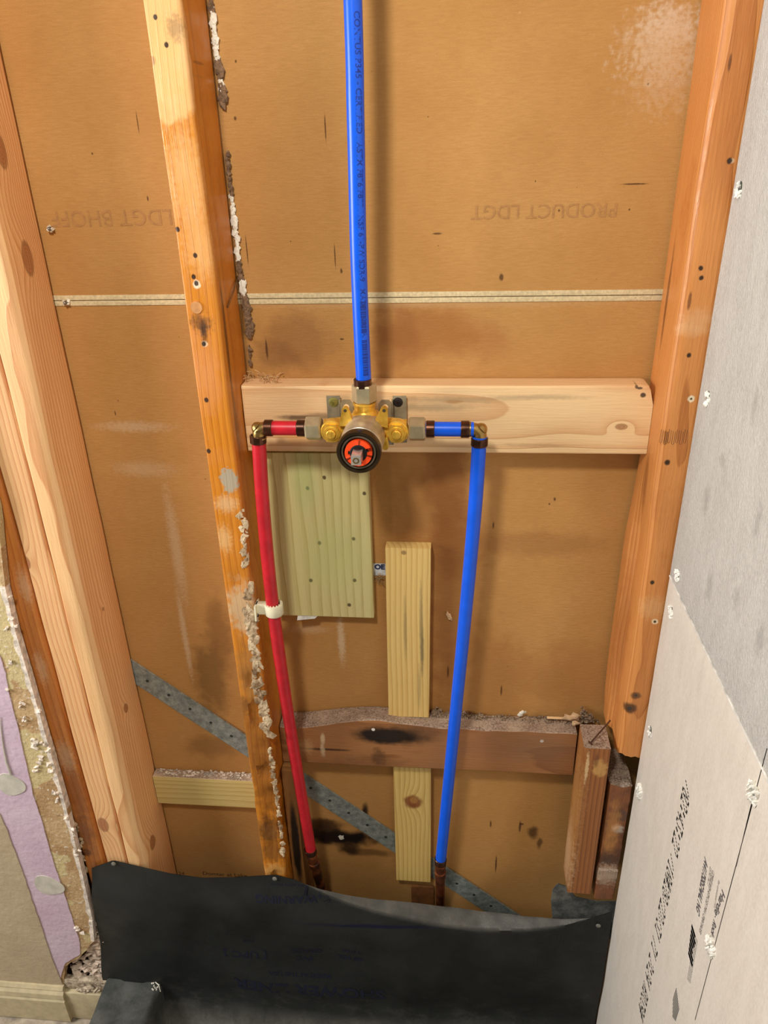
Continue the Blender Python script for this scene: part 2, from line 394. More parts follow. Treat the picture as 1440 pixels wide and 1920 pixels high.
def btext(s, a, b, mat, h, bold=0):
    """print on the side board: fits string s between two seen points, tops towards the room"""
    P, Q = atx(*a, BX-.0003), atx(*b, BX-.0003); d = (Q-P); L = d.length; d.normalize()
    o = text(s, h, P, d, Vector((0, -1, 0)), mat, wr2, bold=bold)
    co = [v.co.copy() for v in o.data.vertices]; mx = max((c.dot(d) for c in co))-min((c.dot(d) for c in co)); k = L/mx
    m0 = min(c.dot(d) for c in co)
    for v in o.data.vertices: v.co += d*(v.co.dot(d)-m0)*(k-1)
btext('A417SBS24AL NG', (1321, 1606), (1305, 1705), M_dgrey, .016, .0003)
btext('US PAT NO. 5', (1331, 1622), (1326, 1655), M_grey, .010)
btext('COMPLIES WITH ASTM C1325 TYPE A  CEMENT BACKER', (1336, 1630), (1311, 1745), M_dgrey, .008)
btext('Hardie\u00b7', (1354, 1666), (1338, 1712), M_dgrey, .013, .0002)
btext('Rock', (1338, 1722), (1333, 1748), M_dgrey, .012, .0002)
btext('fiber cement panel 1/4 in.', (1347, 1648), (1338, 1700), M_grey, .006)
for k in range(3): btext('JOINT AND FASTENER GUIDE FOR TILE AND STONE INSTALLATION', (1302+k*2.2, 1752+k*4), (1288+k*2.2, 1835+k*3), M_grey, .0045)
bm = bmesh.new()
P0, P1 = atx(1297, 1732, BX-.0003), atx(1290, 1790, BX-.0003); dd = (P1-P0)
for i in range(7):
    a = P0+dd*(i/7); hgt = .013+.003*math.sin(i*1.4)
    f = [bm.verts.new(q) for q in (a, a+dd*.11, a+dd*.11-Y*hgt, a-Y*(hgt+.002))]; bm.faces.new(f)
bmesh.ops.solidify(bm, geom=bm.faces[:], thickness=.0002)
link('printed_logo', mk(bm), flat('green_grey_ink', (138, 146, 142), .8), wr2, 'blocky grey green printed logo')
bm = bmesh.new(); P0, P1 = atx(1268, 1852, BX-.0003), atx(1264, 1900, BX-.0003)
for i in range(9):
    a = P0+(P1-P0)*.0+Vector((0, -.0022*i, -.0012*i)); b = a+Vector((0, .002, -.040+abs(i-4)*.003))
    f = [bm.verts.new(q) for q in (a, a-Y*.0009, b-Y*.0009, b)]; bm.faces.new(f)
bmesh.ops.solidify(bm, geom=bm.faces[:], thickness=.0002)
link('printed_hatching', mk(bm), M_grey, wr2, 'small diamond of grey printed lines')

# ---- floor, left wall
M_floor = flat('dusty_subfloor', (196, 180, 158), .9, bs=200, var=.15, vs=40)
bm = bmesh.new(); box(bm, -2.2, .6, -2.6, .02, -.03, 0); link('floor', mk(bm), M_floor, kind='structure')
def poly_plate(pix, y0, y1, jag=.0, sub=1):
    """plate parallel to the back wall from seen corner points on plane y0"""
    pts = []
    for i, p in enumerate(pix):
        q = pix[(i+1) % len(pix)]
        for k in range(sub):
            t = k/sub; a = at(*p, y0) if not isinstance(p, Vector) else p; b = at(*q, y0) if not isinstance(q, Vector) else q
            v = a.lerp(b, t)
            if jag and (sub > 1) and (b-a).length < .5: v = v+Vector((noise.noise(v*130)*jag, 0, noise.noise(v*150+X*9)*jag))
            pts.append(v)
    bm = bmesh.new(); prism(bm, pts, Y, y1-y0); return mk(bm)
def V(x, y, z): return Vector((x, y, z))
M_tornp = NT('torn_brown_drywall_face')
_n = M_tornp; _c = _n.mix(_n.rng(_n.noise(26, det=3, rough=.5), .42, .58), lin((172, 136, 92)), lin((192, 160, 116)))
_c = _n.mix(_n.rng(_n.noise(14, det=2), .52, .54), _c, lin((200, 180, 130))); _c = _n.mix(_n.rng(_n.noise(160, det=4), .6, .68, 0, .8), _c, lin((228, 214, 192)))
M_tornp = _n.done(_c, .8, _n.noise(160, det=5), .002)
WL0 = -.102
left = [V(-1.7, WL0, 2.7), V(-.60, WL0, 2.7), V(-.60, WL0, zc(-.42)), (8, 1100), (28, 1185), (52, 1265), (75, 1345), (98, 1425), (122, 1510), (142, 1590), (156, 1650), (172, 1720), (176, 1765), (150, 1795), (122, 1812), (120, 1846), V(-1.7, WL0, .02)]
wl = link('wall_left', poly_plate(left, WL0, WL0+.0125, .0025, 5), M_tornp, kind='structure')
M_plaster = flat('crumbly_white_plaster', (250, 234, 216), .9, bs=220, bd=.001, var=.12, vs=90)
edge = [at(*p, WL0-.0004) for p in left[3:13]]
bm = bmesh.new()
for a, b in zip(edge, edge[1:]):
    n_ = 7
    for k in range(n_):
        p = a.lerp(b, k/n_); wdt = .0055*(1+.9*noise.noise(p*90)); q = a.lerp(b, (k+1)/n_); w2 = .0055*(1+.9*noise.noise(q*90))
        f = [p-X*wdt, p+X*.001, q+X*.001, q-X*w2]; prism(bm, [x-Y*.0008*random.random() for x in f], Y, .012)
bmesh.ops.remove_doubles(bm, verts=bm.verts[:], dist=.00005)
link('broken_gypsum_edge', mk(bm), M_plaster, wl, 'ragged pinkish white broken gypsum edge')
def texpaint(name, c1, c2, bs=110, bd=.0012):
    n = NT(name); k = n.noise(bs, det=3, rough=.5); c = n.mix(n.rng(n.noise(14, det=4), .35, .65), lin(c1), lin(c2))
    return n.done(c, .55, k, bd, spec=.4)
M_purple = texpaint('lilac_textured_paint', (210, 188, 200), (200, 174, 190)); M_beige = texpaint('beige_textured_paint', (190, 172, 142), (178, 160, 130))
PR = [(0, 1232), (10, 1262), (17, 1302), (36, 1375), (50, 1438), (62, 1490), (80, 1546), (96, 1605), (116, 1665), (130, 1705), (150, 1770), (150, 1790), (122, 1806), (112, 1838)]
BR = [(0, 1528), (14, 1560), (26, 1592), (44, 1640), (60, 1688), (80, 1745), (98, 1800), (117, 1846)]
yp = WL0-.0012; xs = [at(*p, yp) for p in PR]
link('lilac_paint_coat', poly_plate([V(-1.7, yp, at(0, 1232, yp).z+.6), V(-.83, yp, at(0, 1232, yp).z+.5)] + PR + [V(-1.7, yp, .03)], yp, WL0, .0014, 5), M_purple, wl, 'lilac textured paint')
yb = WL0-.0026
link('beige_paint_coat', poly_plate([V(-1.7, yb, at(0, 1528, yb).z+.5), V(-.93, yb, at(0, 1528, yb).z+.45)] + BR + [V(-1.7, yb, .03)], yb, yp, .0014, 5), M_beige, wl, 'beige textured paint')
M_spack = flat('grey_white_spackle', (206, 200, 184), .6, var=.05)
def oval(cx, cy, rx, ry, y, tilt=0, n=28):
    c = at(cx, cy, y); k = ppm(c); pts = []
    for i in range(n):
        a = 2*math.pi*i/n; rr = 1+.08*math.sin(3*a+1)
        ux, uz = rx/k*math.cos(a)*rr, ry/k*math.sin(a)*rr*1.12
        pts.append(c+X*(ux*math.cos(tilt)-uz*math.sin(tilt))+Z*(ux*math.sin(tilt)+uz*math.cos(tilt)))
    return pts
bm = bmesh.new(); prism(bm, oval(91, 1661, 29, 22, yp-.0012, -.35), Y, .0012); link('spackle_patch', mk(bm), M_spack, wl, 'smooth oval spackle patch low on the lilac paint')
bm = bmesh.new(); prism(bm, oval(20, 1472, 27, 24, yp-.0012, -.3), Y, .0012)
tube(bm, [at(20, 1452, yp-.001), at(12, 1430, yp-.001), at(6, 1400, yp-.001), at(2, 1370, yp-.001), at(0, 1345, yp-.001)], lambda t: .0016*(1-t)+.0004, 6)
link('spackle_patch', mk(bm), M_spack, wl, 'oval spackle patch with a long curved drip')
# crumbs on the torn strip
random.seed(3)
bm = bmesh.new()
for px, py, s in [(68, 1400, 9), (72, 1425, 7), (95, 1440, 8), (88, 1410, 6), (100, 1480, 7), (42, 1322, 5), (45, 1348, 4), (110, 1500, 4), (122, 1535, 4), (14, 1180, 4), (18, 1240, 5), (72, 1335, 4), (20, 1120, 3), (12, 1295, 4),
                  (28, 1175, 4), (70, 1440, 6), (62, 1390, 6), (80, 1395, 5), (140, 1560, 6), (146, 1600, 5), (148, 1744, 6), (22, 1160, 5)]:
    for _ in range(3):
        p = at(px+random.uniform(-s, s), py+random.uniform(-s, s), WL0-.002); k = s/ppm(p); blob(bm, p, (k*.8, .003, k*.6), .6)
link('plaster_crumbs', mk(bm), M_plaster, wl, 'cream plaster crumbs stuck on the torn strip')
bm = bmesh.new()
for i in range(150):
    py = random.uniform(1720, 1848); px = random.uniform(160 if py < 1790 else 140, 200)
    p = at(px, py, WL0+random.uniform(.012, .020)); k = random.uniform(5, 13)/ppm(p); blob(bm, p, (k, .004, k*.5), .9)
link('broken_plaster_rubble', mk(bm), flat('pinkish_plaster', (250, 226, 204), .9, bs=200, bd=.001, var=.14, vs=60), wl, 'jagged pinkish plaster rubble at the wall foot')
# baseboard
BZ = at(30, 1838, WL0).z
M_trim = flat('cream_gloss_trim', (206, 190, 152), .42, var=.05)
def base_profile(x0, x1, name, par=None, top=None, kind='structure', label=None):
    zt = top or BZ; bm = bmesh.new()
    prof = [(WL0, zt), (WL0-.006, zt), (WL0-.010, zt-.006), (WL0-.008, zt-.010), (WL0-.013, zt-.016), (WL0-.0145, zt-.026), (WL0-.0125, zt-.030), (WL0-.0155, zt-.034), (WL0-.0155, .004), (WL0, .004)]
    a = [bm.verts.new((x0, y, z)) for y, z in prof]; b = [bm.verts.new((x1, y, z)) for y, z in prof]
    for i in range(len(a)): j = (i+1) % len(a); bm.faces.new((a[i], a[j], b[j], b[i]))
    bm.faces.new(a); bm.faces.new(b); return link(name, mk(bm), M_trim, par, kind=kind, label=label, sharp=25)
base_profile(-1.7, at(118, 1865, WL0-.012).x, 'baseboard_left')
zt2 = at(150, 1868, WL0-.012).z
bm = bmesh.new(); box(bm, at(119, 1865, WL0-.01).x, -.645, WL0-.008, WL0+.01, .004, zt2, .0015)
link('baseboard_left', mk(bm), M_trim, kind='structure')
bm = bmesh.new()
box(bm, at(119, 1865, WL0-.01).x, -.64, WL0+.0, WL0+.012, zt2, zt2+.028, .002); 
for i in range(14):
    p = at(random.uniform(122, 185), random.uniform(1850, 1862), WL0-.004); k = random.uniform(3, 8)/ppm(p); blob(bm, p, (k*1.6, .004, k*.4), .6)
link('trim_1', mk(bm), flat('flaking_dark_plaster', (120, 104, 84), .9, bs=120, bd=.002, col2=(210, 192, 166), vs=120), kind='structure')

# ================================================================== TIMBER
CX, RX, LX = -.2727, .2389, -.5122
FY, BY = -.089, -.0045
O1, O2 = (210, 132, 38), (178, 100, 18)
def fs(*q): return PS(*q[:4], FY, *q[4:], ry=.012)
# centre stud
cs = [fs(300, 60, 60, 95, (232, 180, 116), .85, .15, .35, 90), fs(330, 130, 45, 70, (232, 180, 116), .85, .15, .35, 90), fs(310, 185, 24, 38, (232, 180, 116), .8, .15, .3, 90),
      fs(328, 52, 16, 18, (120, 96, 66), .55, .6, 1.0, 320), fs(284, 113, 8, 7, (130, 90, 50), .6), fs(352, 340, 34, 70, (240, 190, 130), .45, .6, .8, 160), fs(380, 470, 34, 40, (236, 184, 120), .45, .6, .8, 160),
      fs(385, 700, 26, 60, (214, 140, 84), .5, .6, .6, 60), fs(378, 607, 18, 14, (84, 48, 16), .75, .6, 1.0, 220), fs(382, 622, 6, 16, (50, 26, 10), .8, .5, .8, 220),
      fs(430, 900, 17, 22, (170, 158, 136), .95, .15, .8, 160), fs(425, 945, 20, 14, (230, 205, 160), .4, .6, 1, 260), fs(420, 1010, 14, 22, (235, 205, 150), .4, .6, 1, 260),
      fs(455, 1140, 30, 45, (205, 178, 140), .75, .5, 1.0, 120), fs(468, 1270, 22, 60, (150, 108, 62), .6, .5, .9, 60), fs(480, 1390, 36, 60, (120, 72, 34), .6, .5, .9, 60),
      fs(500, 1470, 30, 70, (110, 62, 22), .55, .5, .9, 70), fs(505, 1560, 22, 28, (70, 52, 34), .7, .5, .9, 120), fs(512, 1600, 26, 20, (90, 58, 30), .6, .5, .9, 120), fs(515, 1632, 22, 14, (222, 168, 96), .7, .4, .8, 120),
      fs(455, 1325, 14, 20, (90, 60, 36), .6, .5, .9, 160)]
for q in [(291, 32), (312, 84), (366, 479), (363, 519), (368, 531), (382, 645), (387, 750), (391, 846), (333, 430)]: cs.append(fs(q[0], q[1], 4.2, 4.2, (40, 22, 10), .95, .25, .2, 200))
for q in [(312, 80, 7, 7), (369, 533, 7, 7), (384, 645, 6, 5)]: cs.insert(0, fs(*q, (240, 225, 195), .8, .2, .4, 200))
def side(px, py, rx, rz, col, op, *a):
    p = atx(px, py, CX); k = ppm(p); return (p, (.01, rx/k*2.2, rz/k), col, op)+a
cs += [side(545, 1520, 12, 110, (14, 9, 6), .95, .25, .4, 30), side(532, 1380, 8, 60, (60, 38, 18), .6, .5, .6, 60), side(437, 1000, 12, 90, (120, 78, 34), .4, .6), side(425, 640, 3, 110, (70, 42, 20), .75, .4, .3), side(445, 800, 5, 60, (90, 56, 24), .6, .5, .4),
       side(462, 760, 8, 50, (100, 66, 30), .5, .5, .6, 60), side(372, 118, 14, 2.6, (150, 88, 30), .8, .3, .3), side(372, 143, 16, 1.4, (170, 120, 60), .5, .3, .3)]
M_cs = wood('old_orange_stud_wood', O1, O2, pith=(CX-.10, -.03), freq=150, wob=.004, rough=.5, gloss=.3, spots=cs, fib=.45, blot=((168, 96, 30), 22, .60, .6))
def cs_fn(p, t):
    # weathered, eroded front right arris lower down
    if p.z < zc(-.42) and p.y < FY+.03 and p.x > CX-.02:
        k = min(1, (zc(-.42)-p.z)/.2); e = max(0, noise.noise(V(p.x*20, p.y*20, p.z*34))+.25)
        p = p+V(-.009*k*e, .008*k*e, 0)
    if p.z < zc(-.9) and p.x < CX-.03: p = p+V(.003*noise.noise(V(0, 0, p.z*20)), 0, 0)
    if zc(-.30) > p.z > zc(-.75) and p.y > BY-.02 and p.x > CX-.006: p = p+V(-.003, 0, 0)
    return p
st1 = link('wall_stud', lumber(CX-.038, CX, FY, BY, .05, 2.68, rad=(.002, .0035, .002, .002), amp=.0009, seg=260, fn=cs_fn), M_cs,
           label='old orange wall stud in the middle, plaster crusted down its lower corner', cat='wall stud')
random.seed(11)
M_crust = flat('weathered_plaster_crust', (216, 192, 156), .9, bs=300, bd=.001, col2=(128, 98, 66), vs=60)
cp = [at(*p, FY-.001) for p in [(452, 960), (458, 1010), (460, 1060)]]
link('plaster_crust', crust(cp, .004, 34, .0034, .0010, jag=.75), M_crust, st1, 'thin pale plaster crust by the front corner')
cp = [at(*p, FY-.001) for p in [(466, 1095), (462, 1140), (474, 1180), (478, 1230), (484, 1290), (496, 1340), (502, 1380)]]
link('plaster_crust', crust(cp, .0058, 130, .0052, .0016, jag=.75), M_crust, st1, 'thick pale plaster crust down the front corner')
cp = [at(*p, FY-.0005) for p in [(506, 1400), (512, 1450), (520, 1500), (527, 1560), (530, 1605)]]
link('plaster_crust', crust(cp, .002, 90, .0030, .0012, jag=.75), M_crust, st1, 'broken line of plaster low on the corner')
cp = [at(*p, -.004) for p in [(400, 20), (404, 70), (412, 150)]]
cp2 = [at(*p, -.004) for p in [(434, 380), (444, 470), (455, 545)]]
M_white = flat('fresh_white_plaster', (246, 240, 222), .9, bs=200, var=.05)
M_brownp = flat('brown_mortar_crumbs', (142, 112, 84), .95, bs=300, bd=.001, col2=(96, 74, 54), vs=200)
bmw = crust([at(*p, -.003) for p in [(398, 24), (401, 60), (406, 108)]], .0012, 70, .003, .002); link('plaster_ridge', bmw, M_white, st1, 'white plaster ridge at the top of the back edge')
link('plaster_ridge', crust([at(*p, -.003) for p in [(413, 150), (416, 165)]], .0015, 16, .003, .002), M_white, st1)
link('plaster_ridge', crust([at(*p, -.003) for p in [(434, 370), (440, 420), (447, 490)]], .0012, 60, .003, .002), M_white, st1)
link('plaster_ridge', crust([at(*p, -.003) for p in [(453, 526), (456, 550)]], .0016, 24, .0035, .002), M_white, st1)
for pth, cnt, sz, wd in (([(395, 0), (398, 20)], 12, .003, .001), ([(409, 115), (414, 140)], 26, .004, .0022), ([(417, 165), (420, 195)], 30, .004, .0025), ([(425, 280), (430, 330), (434, 360)], 30, .0022, .001),
                     ([(448, 495), (453, 525)], 20, .003, .001), ([(460, 555), (466, 600), (468, 635)], 70, .004, .003), ([(468, 650), (470, 690)], 20, .002, .001)):
    link('mortar_crumbs', crust([at(*p, -.003) for p in pth], wd, cnt, sz, .0022), M_brownp, st1, 'brown crumbs along the back edge')
# plugged dowel and toe nail
bm = bmesh.new(); lathe(bm, at(368, 577, FY-.001), Y, [(0, .0068), (.0015, .0072), (.003, .0072)], 24); link('wood_plug', mk(bm), flat('pale_plug_wood', (212, 150, 92), .5, bs=200), st1, 'round wooden plug')
P, Q = atx(446, 517, CX+.001), atx(427, 576, CX+.0015); bm = bmesh.new(); tube(bm, [P, (P+Q)/2+X*.001, Q], .0011, 8)
M_nail = flat('rusty_nail_steel', (96, 62, 42), .6, .5, bs=300)
link('toe_nail', mk(bm), flat('dull_bronze_nail', (150, 112, 66), .45, .6), label='long slanting toe nail in the right side of the middle stud', cat='nail')
# right stud
rs = []
for q in [(1368, 118, 3, 12, (96, 54, 24), .8), (1368, 302, 5, 5, (24, 12, 6), .95), (1314, 503, 4, 4, (24, 12, 6), .95), (1315, 521, 4, 4, (24, 12, 6), .95), (1293, 565, 3, 14, (110, 66, 34), .8),
          (1292, 666, 4, 4, (24, 12, 6), .95), (1251, 867, 5, 5, (24, 12, 6), .95), (1223, 1092, 4, 4, (24, 12, 6), .95), (1228, 1166, 2.5, 2.5, (30, 16, 8), .95), (1296, 748, 2, 2, (30, 16, 8), .95),
          (1328, 45, 2, 3, (70, 40, 20), .9), (1311, 42, 2, 3, (70, 40, 20), .9),
          (1192, 1304, 9, 7, (60, 36, 22), .75), (1181, 1328, 12, 10, (50, 32, 22), .85), (1262, 470, 5, 8, (96, 80, 60), .8)]:
    rs.append(fs(*q, .35, .3, 200))
rs = [fs(1228, 1166, 6, 5, (236, 214, 176), .85, .2, .5, 200), fs(1296, 748, 6, 6, (236, 220, 186), .9, .2, .4, 200), fs(1372, 302, 5, 4, (240, 220, 180), .6, .3, .4, 200), fs(1225, 1140, 26, 20, (216, 170, 116), .45, .6, 1, 260), fs(1310, 600, 30, 16, (226, 186, 140), .3, .6, 1, 200), fs(1290, 620, 30, 10, (226, 186, 140), .3, .6, 1, 200)] + rs
def rside(px, py, rx, rz, col, op, *a):
    p = atx(px, py, RX-.0002); k = ppm(p); return (p, (.012, rx/k*2.4, rz/k), col, op)+a
rs += [rside(1250, 560, 3, 90, (104, 58, 26), .8, .5, .3), rside(1210, 900, 4, 60, (130, 74, 32), .6, .6, .3), rside(1165, 1200, 10, 120, (150, 88, 40), .5, .6, .4)]
M_rs = wood('old_red_orange_stud_wood', (208, 138, 74), (168, 98, 42), pith=(RX+.02, -.16), freq=210, wob=.004, rough=.5, gloss=.34, spots=rs, fib=.42, blot=((170, 92, 40), 14, .58, .5))
FJ = at(1270, 815, FY).z
def rs_fn(p, t):
    k = 1 if p.z < zc(-.35) else 0
    if p.x < RX+.02:
        wv = .004*math.sin((p.z-zc(0))*9)+.003*noise.noise(V(0, 0, p.z*7))
        f = max(0, min(1, (zc(-.36)-p.z)/.12))
        if p.y < FY+.05: p = p+V((.003+.004*noise.noise(V(3, 0, p.z*8)))*f, 0, 0)
        if p.y > FY+.05: p = p+V(-.012*f*(.6+.5*noise.noise(V(5, 0, p.z*5))), 0, 0)
    if t < .02: # snapped lower end
        p = p+V(0, 0, .006*noise.noise(V(p.x*160, p.y*40, 0))+ (.010 if p.y > -.05 else 0))
    return p
rz0 = at(1175, 1418, FY).z
st2 = link('wall_stud', lumber(RX, RX+.038, FY, BY, rz0, 2.68, rad=(.010, .002, .002, .004), amp=.001, seg=240, fn=rs_fn, side=5), M_rs,
           label='old orange brown wall stud beside the cement board, broken off near the bottom', cat='wall stud')
# comb-shaped finger joint
bm = bmesh.new()
for i in range(7):
    a = at(1240+i*7.5, 805+(i % 2)*3, FY-.0002); b = a-Z*.016; c = a+X*.0025-Z*.016; 
    tube(bm, [a, b, b+X*.0012-Z*.001, c+Z*.0005, c+Z*.015], .00028, 5)
link('finger_joint', mk(bm), flat('dark_glue_line', (110, 64, 30), .6), st2, 'dark comb shaped finger joint')
for px, py, r in ((1192, 1304, .0026), (1181, 1329, .0034)):
    bm = bmesh.new(); c = at(px, py, FY-.0006); lathe(bm, c, Y, [(0, r*.35), (0, r*.7), (.0006, r), (.003, r*.8)], 16)
    link('stud_screw', mk(bm), flat('dull_screw_steel', (92, 80, 74), .5, .6), label=('smaller upper' if r < .003 else 'larger lower')+' of two dark screws near the broken end of the right stud', cat='screw')
# left doubled studs
kn = [(at(18, 283, -.05), .010), (at(49, 485, -.045), .011), (at(48, 1056, FY), .006), (at(193, 1548, FY), .009), (at(284, 1580, -.06), .009), (at(233, 1328, -.05), .005), (at(178, 1142, -.05), .003)]
kn = [(V(LX if i in (0, 1, 4, 5, 6) else p.x, p.y, p.z), r) for i, (p, r) in enumerate(kn)]
M_new = wood('new_fir_wood', (238, 192, 136), (200, 134, 80), pith=(LX+.006, .16), freq=170, wob=.003, rough=.6, knots=[kn[0], kn[1], kn[4], kn[5], kn[6]], fib=.22, sharp=.42)
M_new2 = wood('new_fir_wood_redder', (236, 186, 130), (204, 128, 80), pith=(LX-.13, -.03), freq=190, wob=.0035, rough=.6, knots=[kn[2], kn[3]], fib=.25, sharp=.42)
def new_fn(p, t):
    if p.x > LX-.012 and p.y < FY+.03:
        f = max(0, min(1, (zc(-.25)-p.z)/.1)); p = p+V(-.006*f*(.7+.5*noise.noise(V(0, 2, p.z*5)))*max(0, min(1, (p.x-LX+.012)/.012)), .003*f, 0)
    return p
nz = .4
link('wall_stud', lumber(LX-.038, LX, FY, BY, .06, 2.68, rad=(.003, .009, .003, .002), amp=.001, seg=120, fn=new_fn), M_new,
     label='pale new wall stud with knots on its wide side, right one of the doubled pair', cat='wall stud')
def new2_fn(p, t):
    if p.x > LX-.05: p = p+V(.0015*math.sin(p.z*22)-.001, .0, 0)
    return p
link('wall_stud', lumber(LX-.0775, LX-.0388, FY+.001, BY, .06, 2.68, rad=(.003, .004, .002, .002), amp=.0012, seg=120, fn=new2_fn), M_new2,
     label='pale new wall stud with a reddish edge, left one of the doubled pair', cat='wall stud')
os_ = [fs(140, 1480, 22, 60, (150, 84, 40), .6, .5, .8, 60), fs(150, 1560, 22, 40, (120, 78, 50), .6, .5, .8, 80), fs(160, 1600, 10, 8, (40, 26, 18), .7), fs(75, 1255, 10, 30, (240, 210, 170), .35, .6, 1, 260), fs(120, 1420, 16, 30, (220, 196, 160), .4, .6, 1, 220), fs(45, 1100, 12, 30, (240, 210, 170), .3, .6, 1, 260)]
M_os = wood('shiny_orange_stud_wood', (206, 128, 60), (170, 92, 34), pith=(-.7, -.05), freq=120, wob=.004, rough=.34, gloss=.2, spots=os_, fib=.35)
ols = link('wall_stud', lumber(LX-.120, LX-.0815, FY+.002, BY, .10, 2.68, rad=(.003, .006, .002, .002), amp=.0012, seg=160), M_os,
     label='glossy old orange stud between the torn drywall and the new doubled studs', cat='wall stud')
random.seed(5)
link('plaster_crust', crust([at(*p, FY+.001) for p in [(136, 1540), (150, 1590), (156, 1650), (168, 1720), (180, 1780)]], .007, 90, .0035, .002), M_crust, ols, 'plaster stuck to the wet looking foot')

# horizontal blocks
def bs(px, py, rx, rz, col, op, *a, y=-.038): return PS(px, py, rx, rz, y, col, op, *a, ry=.03)
bsp = [bs(560, 783, 34, 4, (70, 50, 34), .8, .6, .5), bs(600, 780, 30, 5, (96, 70, 46), .6, .6, .5), bs(560, 815, 40, 14, (240, 170, 90), .55, .5, .5, 60), bs(800, 764, 60, 6, (120, 106, 84), .45, .7, .7), bs(850, 750, 90, 5, (130, 112, 86), .4, .7, .8), bs(1000, 745, 80, 4, (120, 104, 84), .4, .7, .8),
       bs(1183, 715, 28, 3, (70, 54, 42), .7, .4, 1, 260), bs(1160, 712, 14, 2, (60, 46, 36), .6, .4, .8, 260), bs(1206, 741, 5, 4, (40, 30, 24), .9, .3, .3), bs(1200, 728, 5, 2, (50, 36, 28), .85, .3, .4), bs(1194, 726, 3, 2.5, (50, 36, 28), .85, .3, .3),
       bs(850, 753, 16, 3, (180, 130, 76), .6, .4, .6), bs(605, 720, 16, 3, (200, 140, 84), .6, .5, .6), bs(1060, 713, 10, 2, (110, 78, 50), .6, .4), bs(1000, 835, 60, 3, (150, 116, 80), .35, .6, .6)]
M_blk = wood('new_pine_block_wood', (240, 202, 150), (208, 150, 96), axis='x', pith=(zc(-.30), .045), freq=150, wob=.0042, rough=.62, spots=bsp, fib=.22, sharp=.45, blot=((238, 180, 130), 9, .55, .4),
             knots=[(at(1165, 800, -.038), .004)])
def blk_fn(p, t):
    k = max(0, (t-.985)/.015); e = max(0, p.z-zc(-.295)); return p+V(-.22*k*e, 0, -.004*k*(1 if p.z > zc(-.28) else 0))
bz0 = at(850, 850, -.038).z
blk = link('blocking_board', lumber(CX+.001, RX-.001, -.038, -.0006, bz0, bz0+.089, axis='x', rad=(.003, .003, .004, .006), amp=.0006, seg=90, fn=blk_fn), M_blk,
           label='pale new pine board fixed between the studs behind the brass valve', cat='wood block')
bm = bmesh.new()
for i in range(26):
    p = V(CX+random.uniform(.002, .05), random.uniform(-.03, -.005), bz0+.089+.001)
    q = p+V(random.uniform(-.01, .014), random.uniform(-.008, .006), random.uniform(.002, .012)); tube(bm, [p, (p+q)/2+V(.002, 0, .003), q], .0005, 4)
link('wood_splinters', mk(bm), flat('straw_splinters', (222, 180, 128), .8), blk, 'tangle of thin splinters at the left end')

lz0 = at(900, 1447, -.038).z
lsp = [bs(725, 1380, 62, 17, (16, 12, 10), .97, .35, .35, 60), bs(780, 1378, 40, 18, (40, 26, 16), .6, .7, .5, 60), bs(700, 1430, 60, 14, (110, 70, 36), .5, .6, .7, 60), bs(710, 1420, 12, 18, (70, 44, 22), .6, .5, .8, 120), bs(610, 1405, 46, 2.4, (60, 34, 18), .85, .4, .4, 100),
       bs(605, 1385, 4, 10, (226, 200, 160), .7, .5, .6, 160), bs(605, 1405, 4, 14, (220, 196, 160), .6, .5, .8, 160), bs(575, 1400, 14, 14, (200, 160, 110), .5, .6, 1, 220), bs(700, 1368, 3.5, 3, (240, 232, 220), .9, .2, .3),
       bs(1016, 1390, 3.5, 3, (250, 245, 236), .9, .2, .2), bs(1000, 1400, 90, 30, (130, 96, 70), .5, .7, .7, 30), bs(900, 1400, 60, 25, (150, 100, 66), .5, .7, .7, 30)]
def duston(n, col, zt, amt=.95):
    """settled dust: lies on faces that look up, wherever they are"""
    g = n.t.nodes.new('ShaderNodeNewGeometry'); nz_ = n.sep(g.outputs['Normal'])[2]
    d = n.mix(n.rng(n.noise(400, det=3), .4, .62), lin((178, 158, 140)), lin((120, 100, 84)))
    d = n.mix(n.rng(n.noise(25, det=3), .5, .7, 0, .6), d, lin((206, 182, 156)))
    return n.mix(n.rng(nz_, .5, .8, 0, amt), col, d)
def dusty(mat):
    n = NT.__new__(NT); n.m = mat; n.t = mat.node_tree; n.b = n.t.nodes['Principled BSDF']; n.P = [q for q in n.t.nodes if q.type == 'NEW_GEOMETRY'][0].outputs['Position']
    src = n.b.inputs['Base Color'].links[0].from_socket; n.put(n.b.inputs['Base Color'], duston(n, src, 0)); return mat
M_low = dusty(wood('old_brown_block_wood', (164, 112, 68), (128, 80, 44), axis='x', pith=(zc(-.87), .1), freq=90, wob=.005, rough=.55, gloss=.4, spots=lsp, fib=.35, blot=((120, 76, 44), 12, .58, .6)))
def low_fn(p, t):
    # wavy bark edge along the top
    if p.z > lz0+.05:
        bump = .010*math.exp(-((p.x+.12)/.06)**2)-.012*math.exp(-((p.x+.25)/.06)**2)+.002*noise.noise(V(p.x*30, 0, 0))
        p = p+V(0, 0, bump*(1 if p.y < -.02 else .8))
    return p
low = link('blocking_board', lumber(CX+.001, .192, -.038, -.0006, lz0, lz0+.086, axis='x', rad=(.003, .002, .003, .005), amp=.0012, seg=110, fn=low_fn), M_low,
           label='old brown board low between the studs, with a black scorch mark', cat='wood block')
random.seed(21)
bm = bmesh.new(); zt = lz0+.086
for i in range(420):
    x = random.choice([random.uniform(-.03, .19), random.uniform(-.03, .05), random.uniform(.15, .2)])
    hgt = .0; s = random.uniform(.0008, .0026)
    zz = zt+.010*math.exp(-((x+.12)/.06)**2)-.012*math.exp(-((x+.25)/.06)**2)
    blob(bm, V(x, random.uniform(-.014, -.002), zz+s*.4), (s*1.2, s, s*.8), .5)
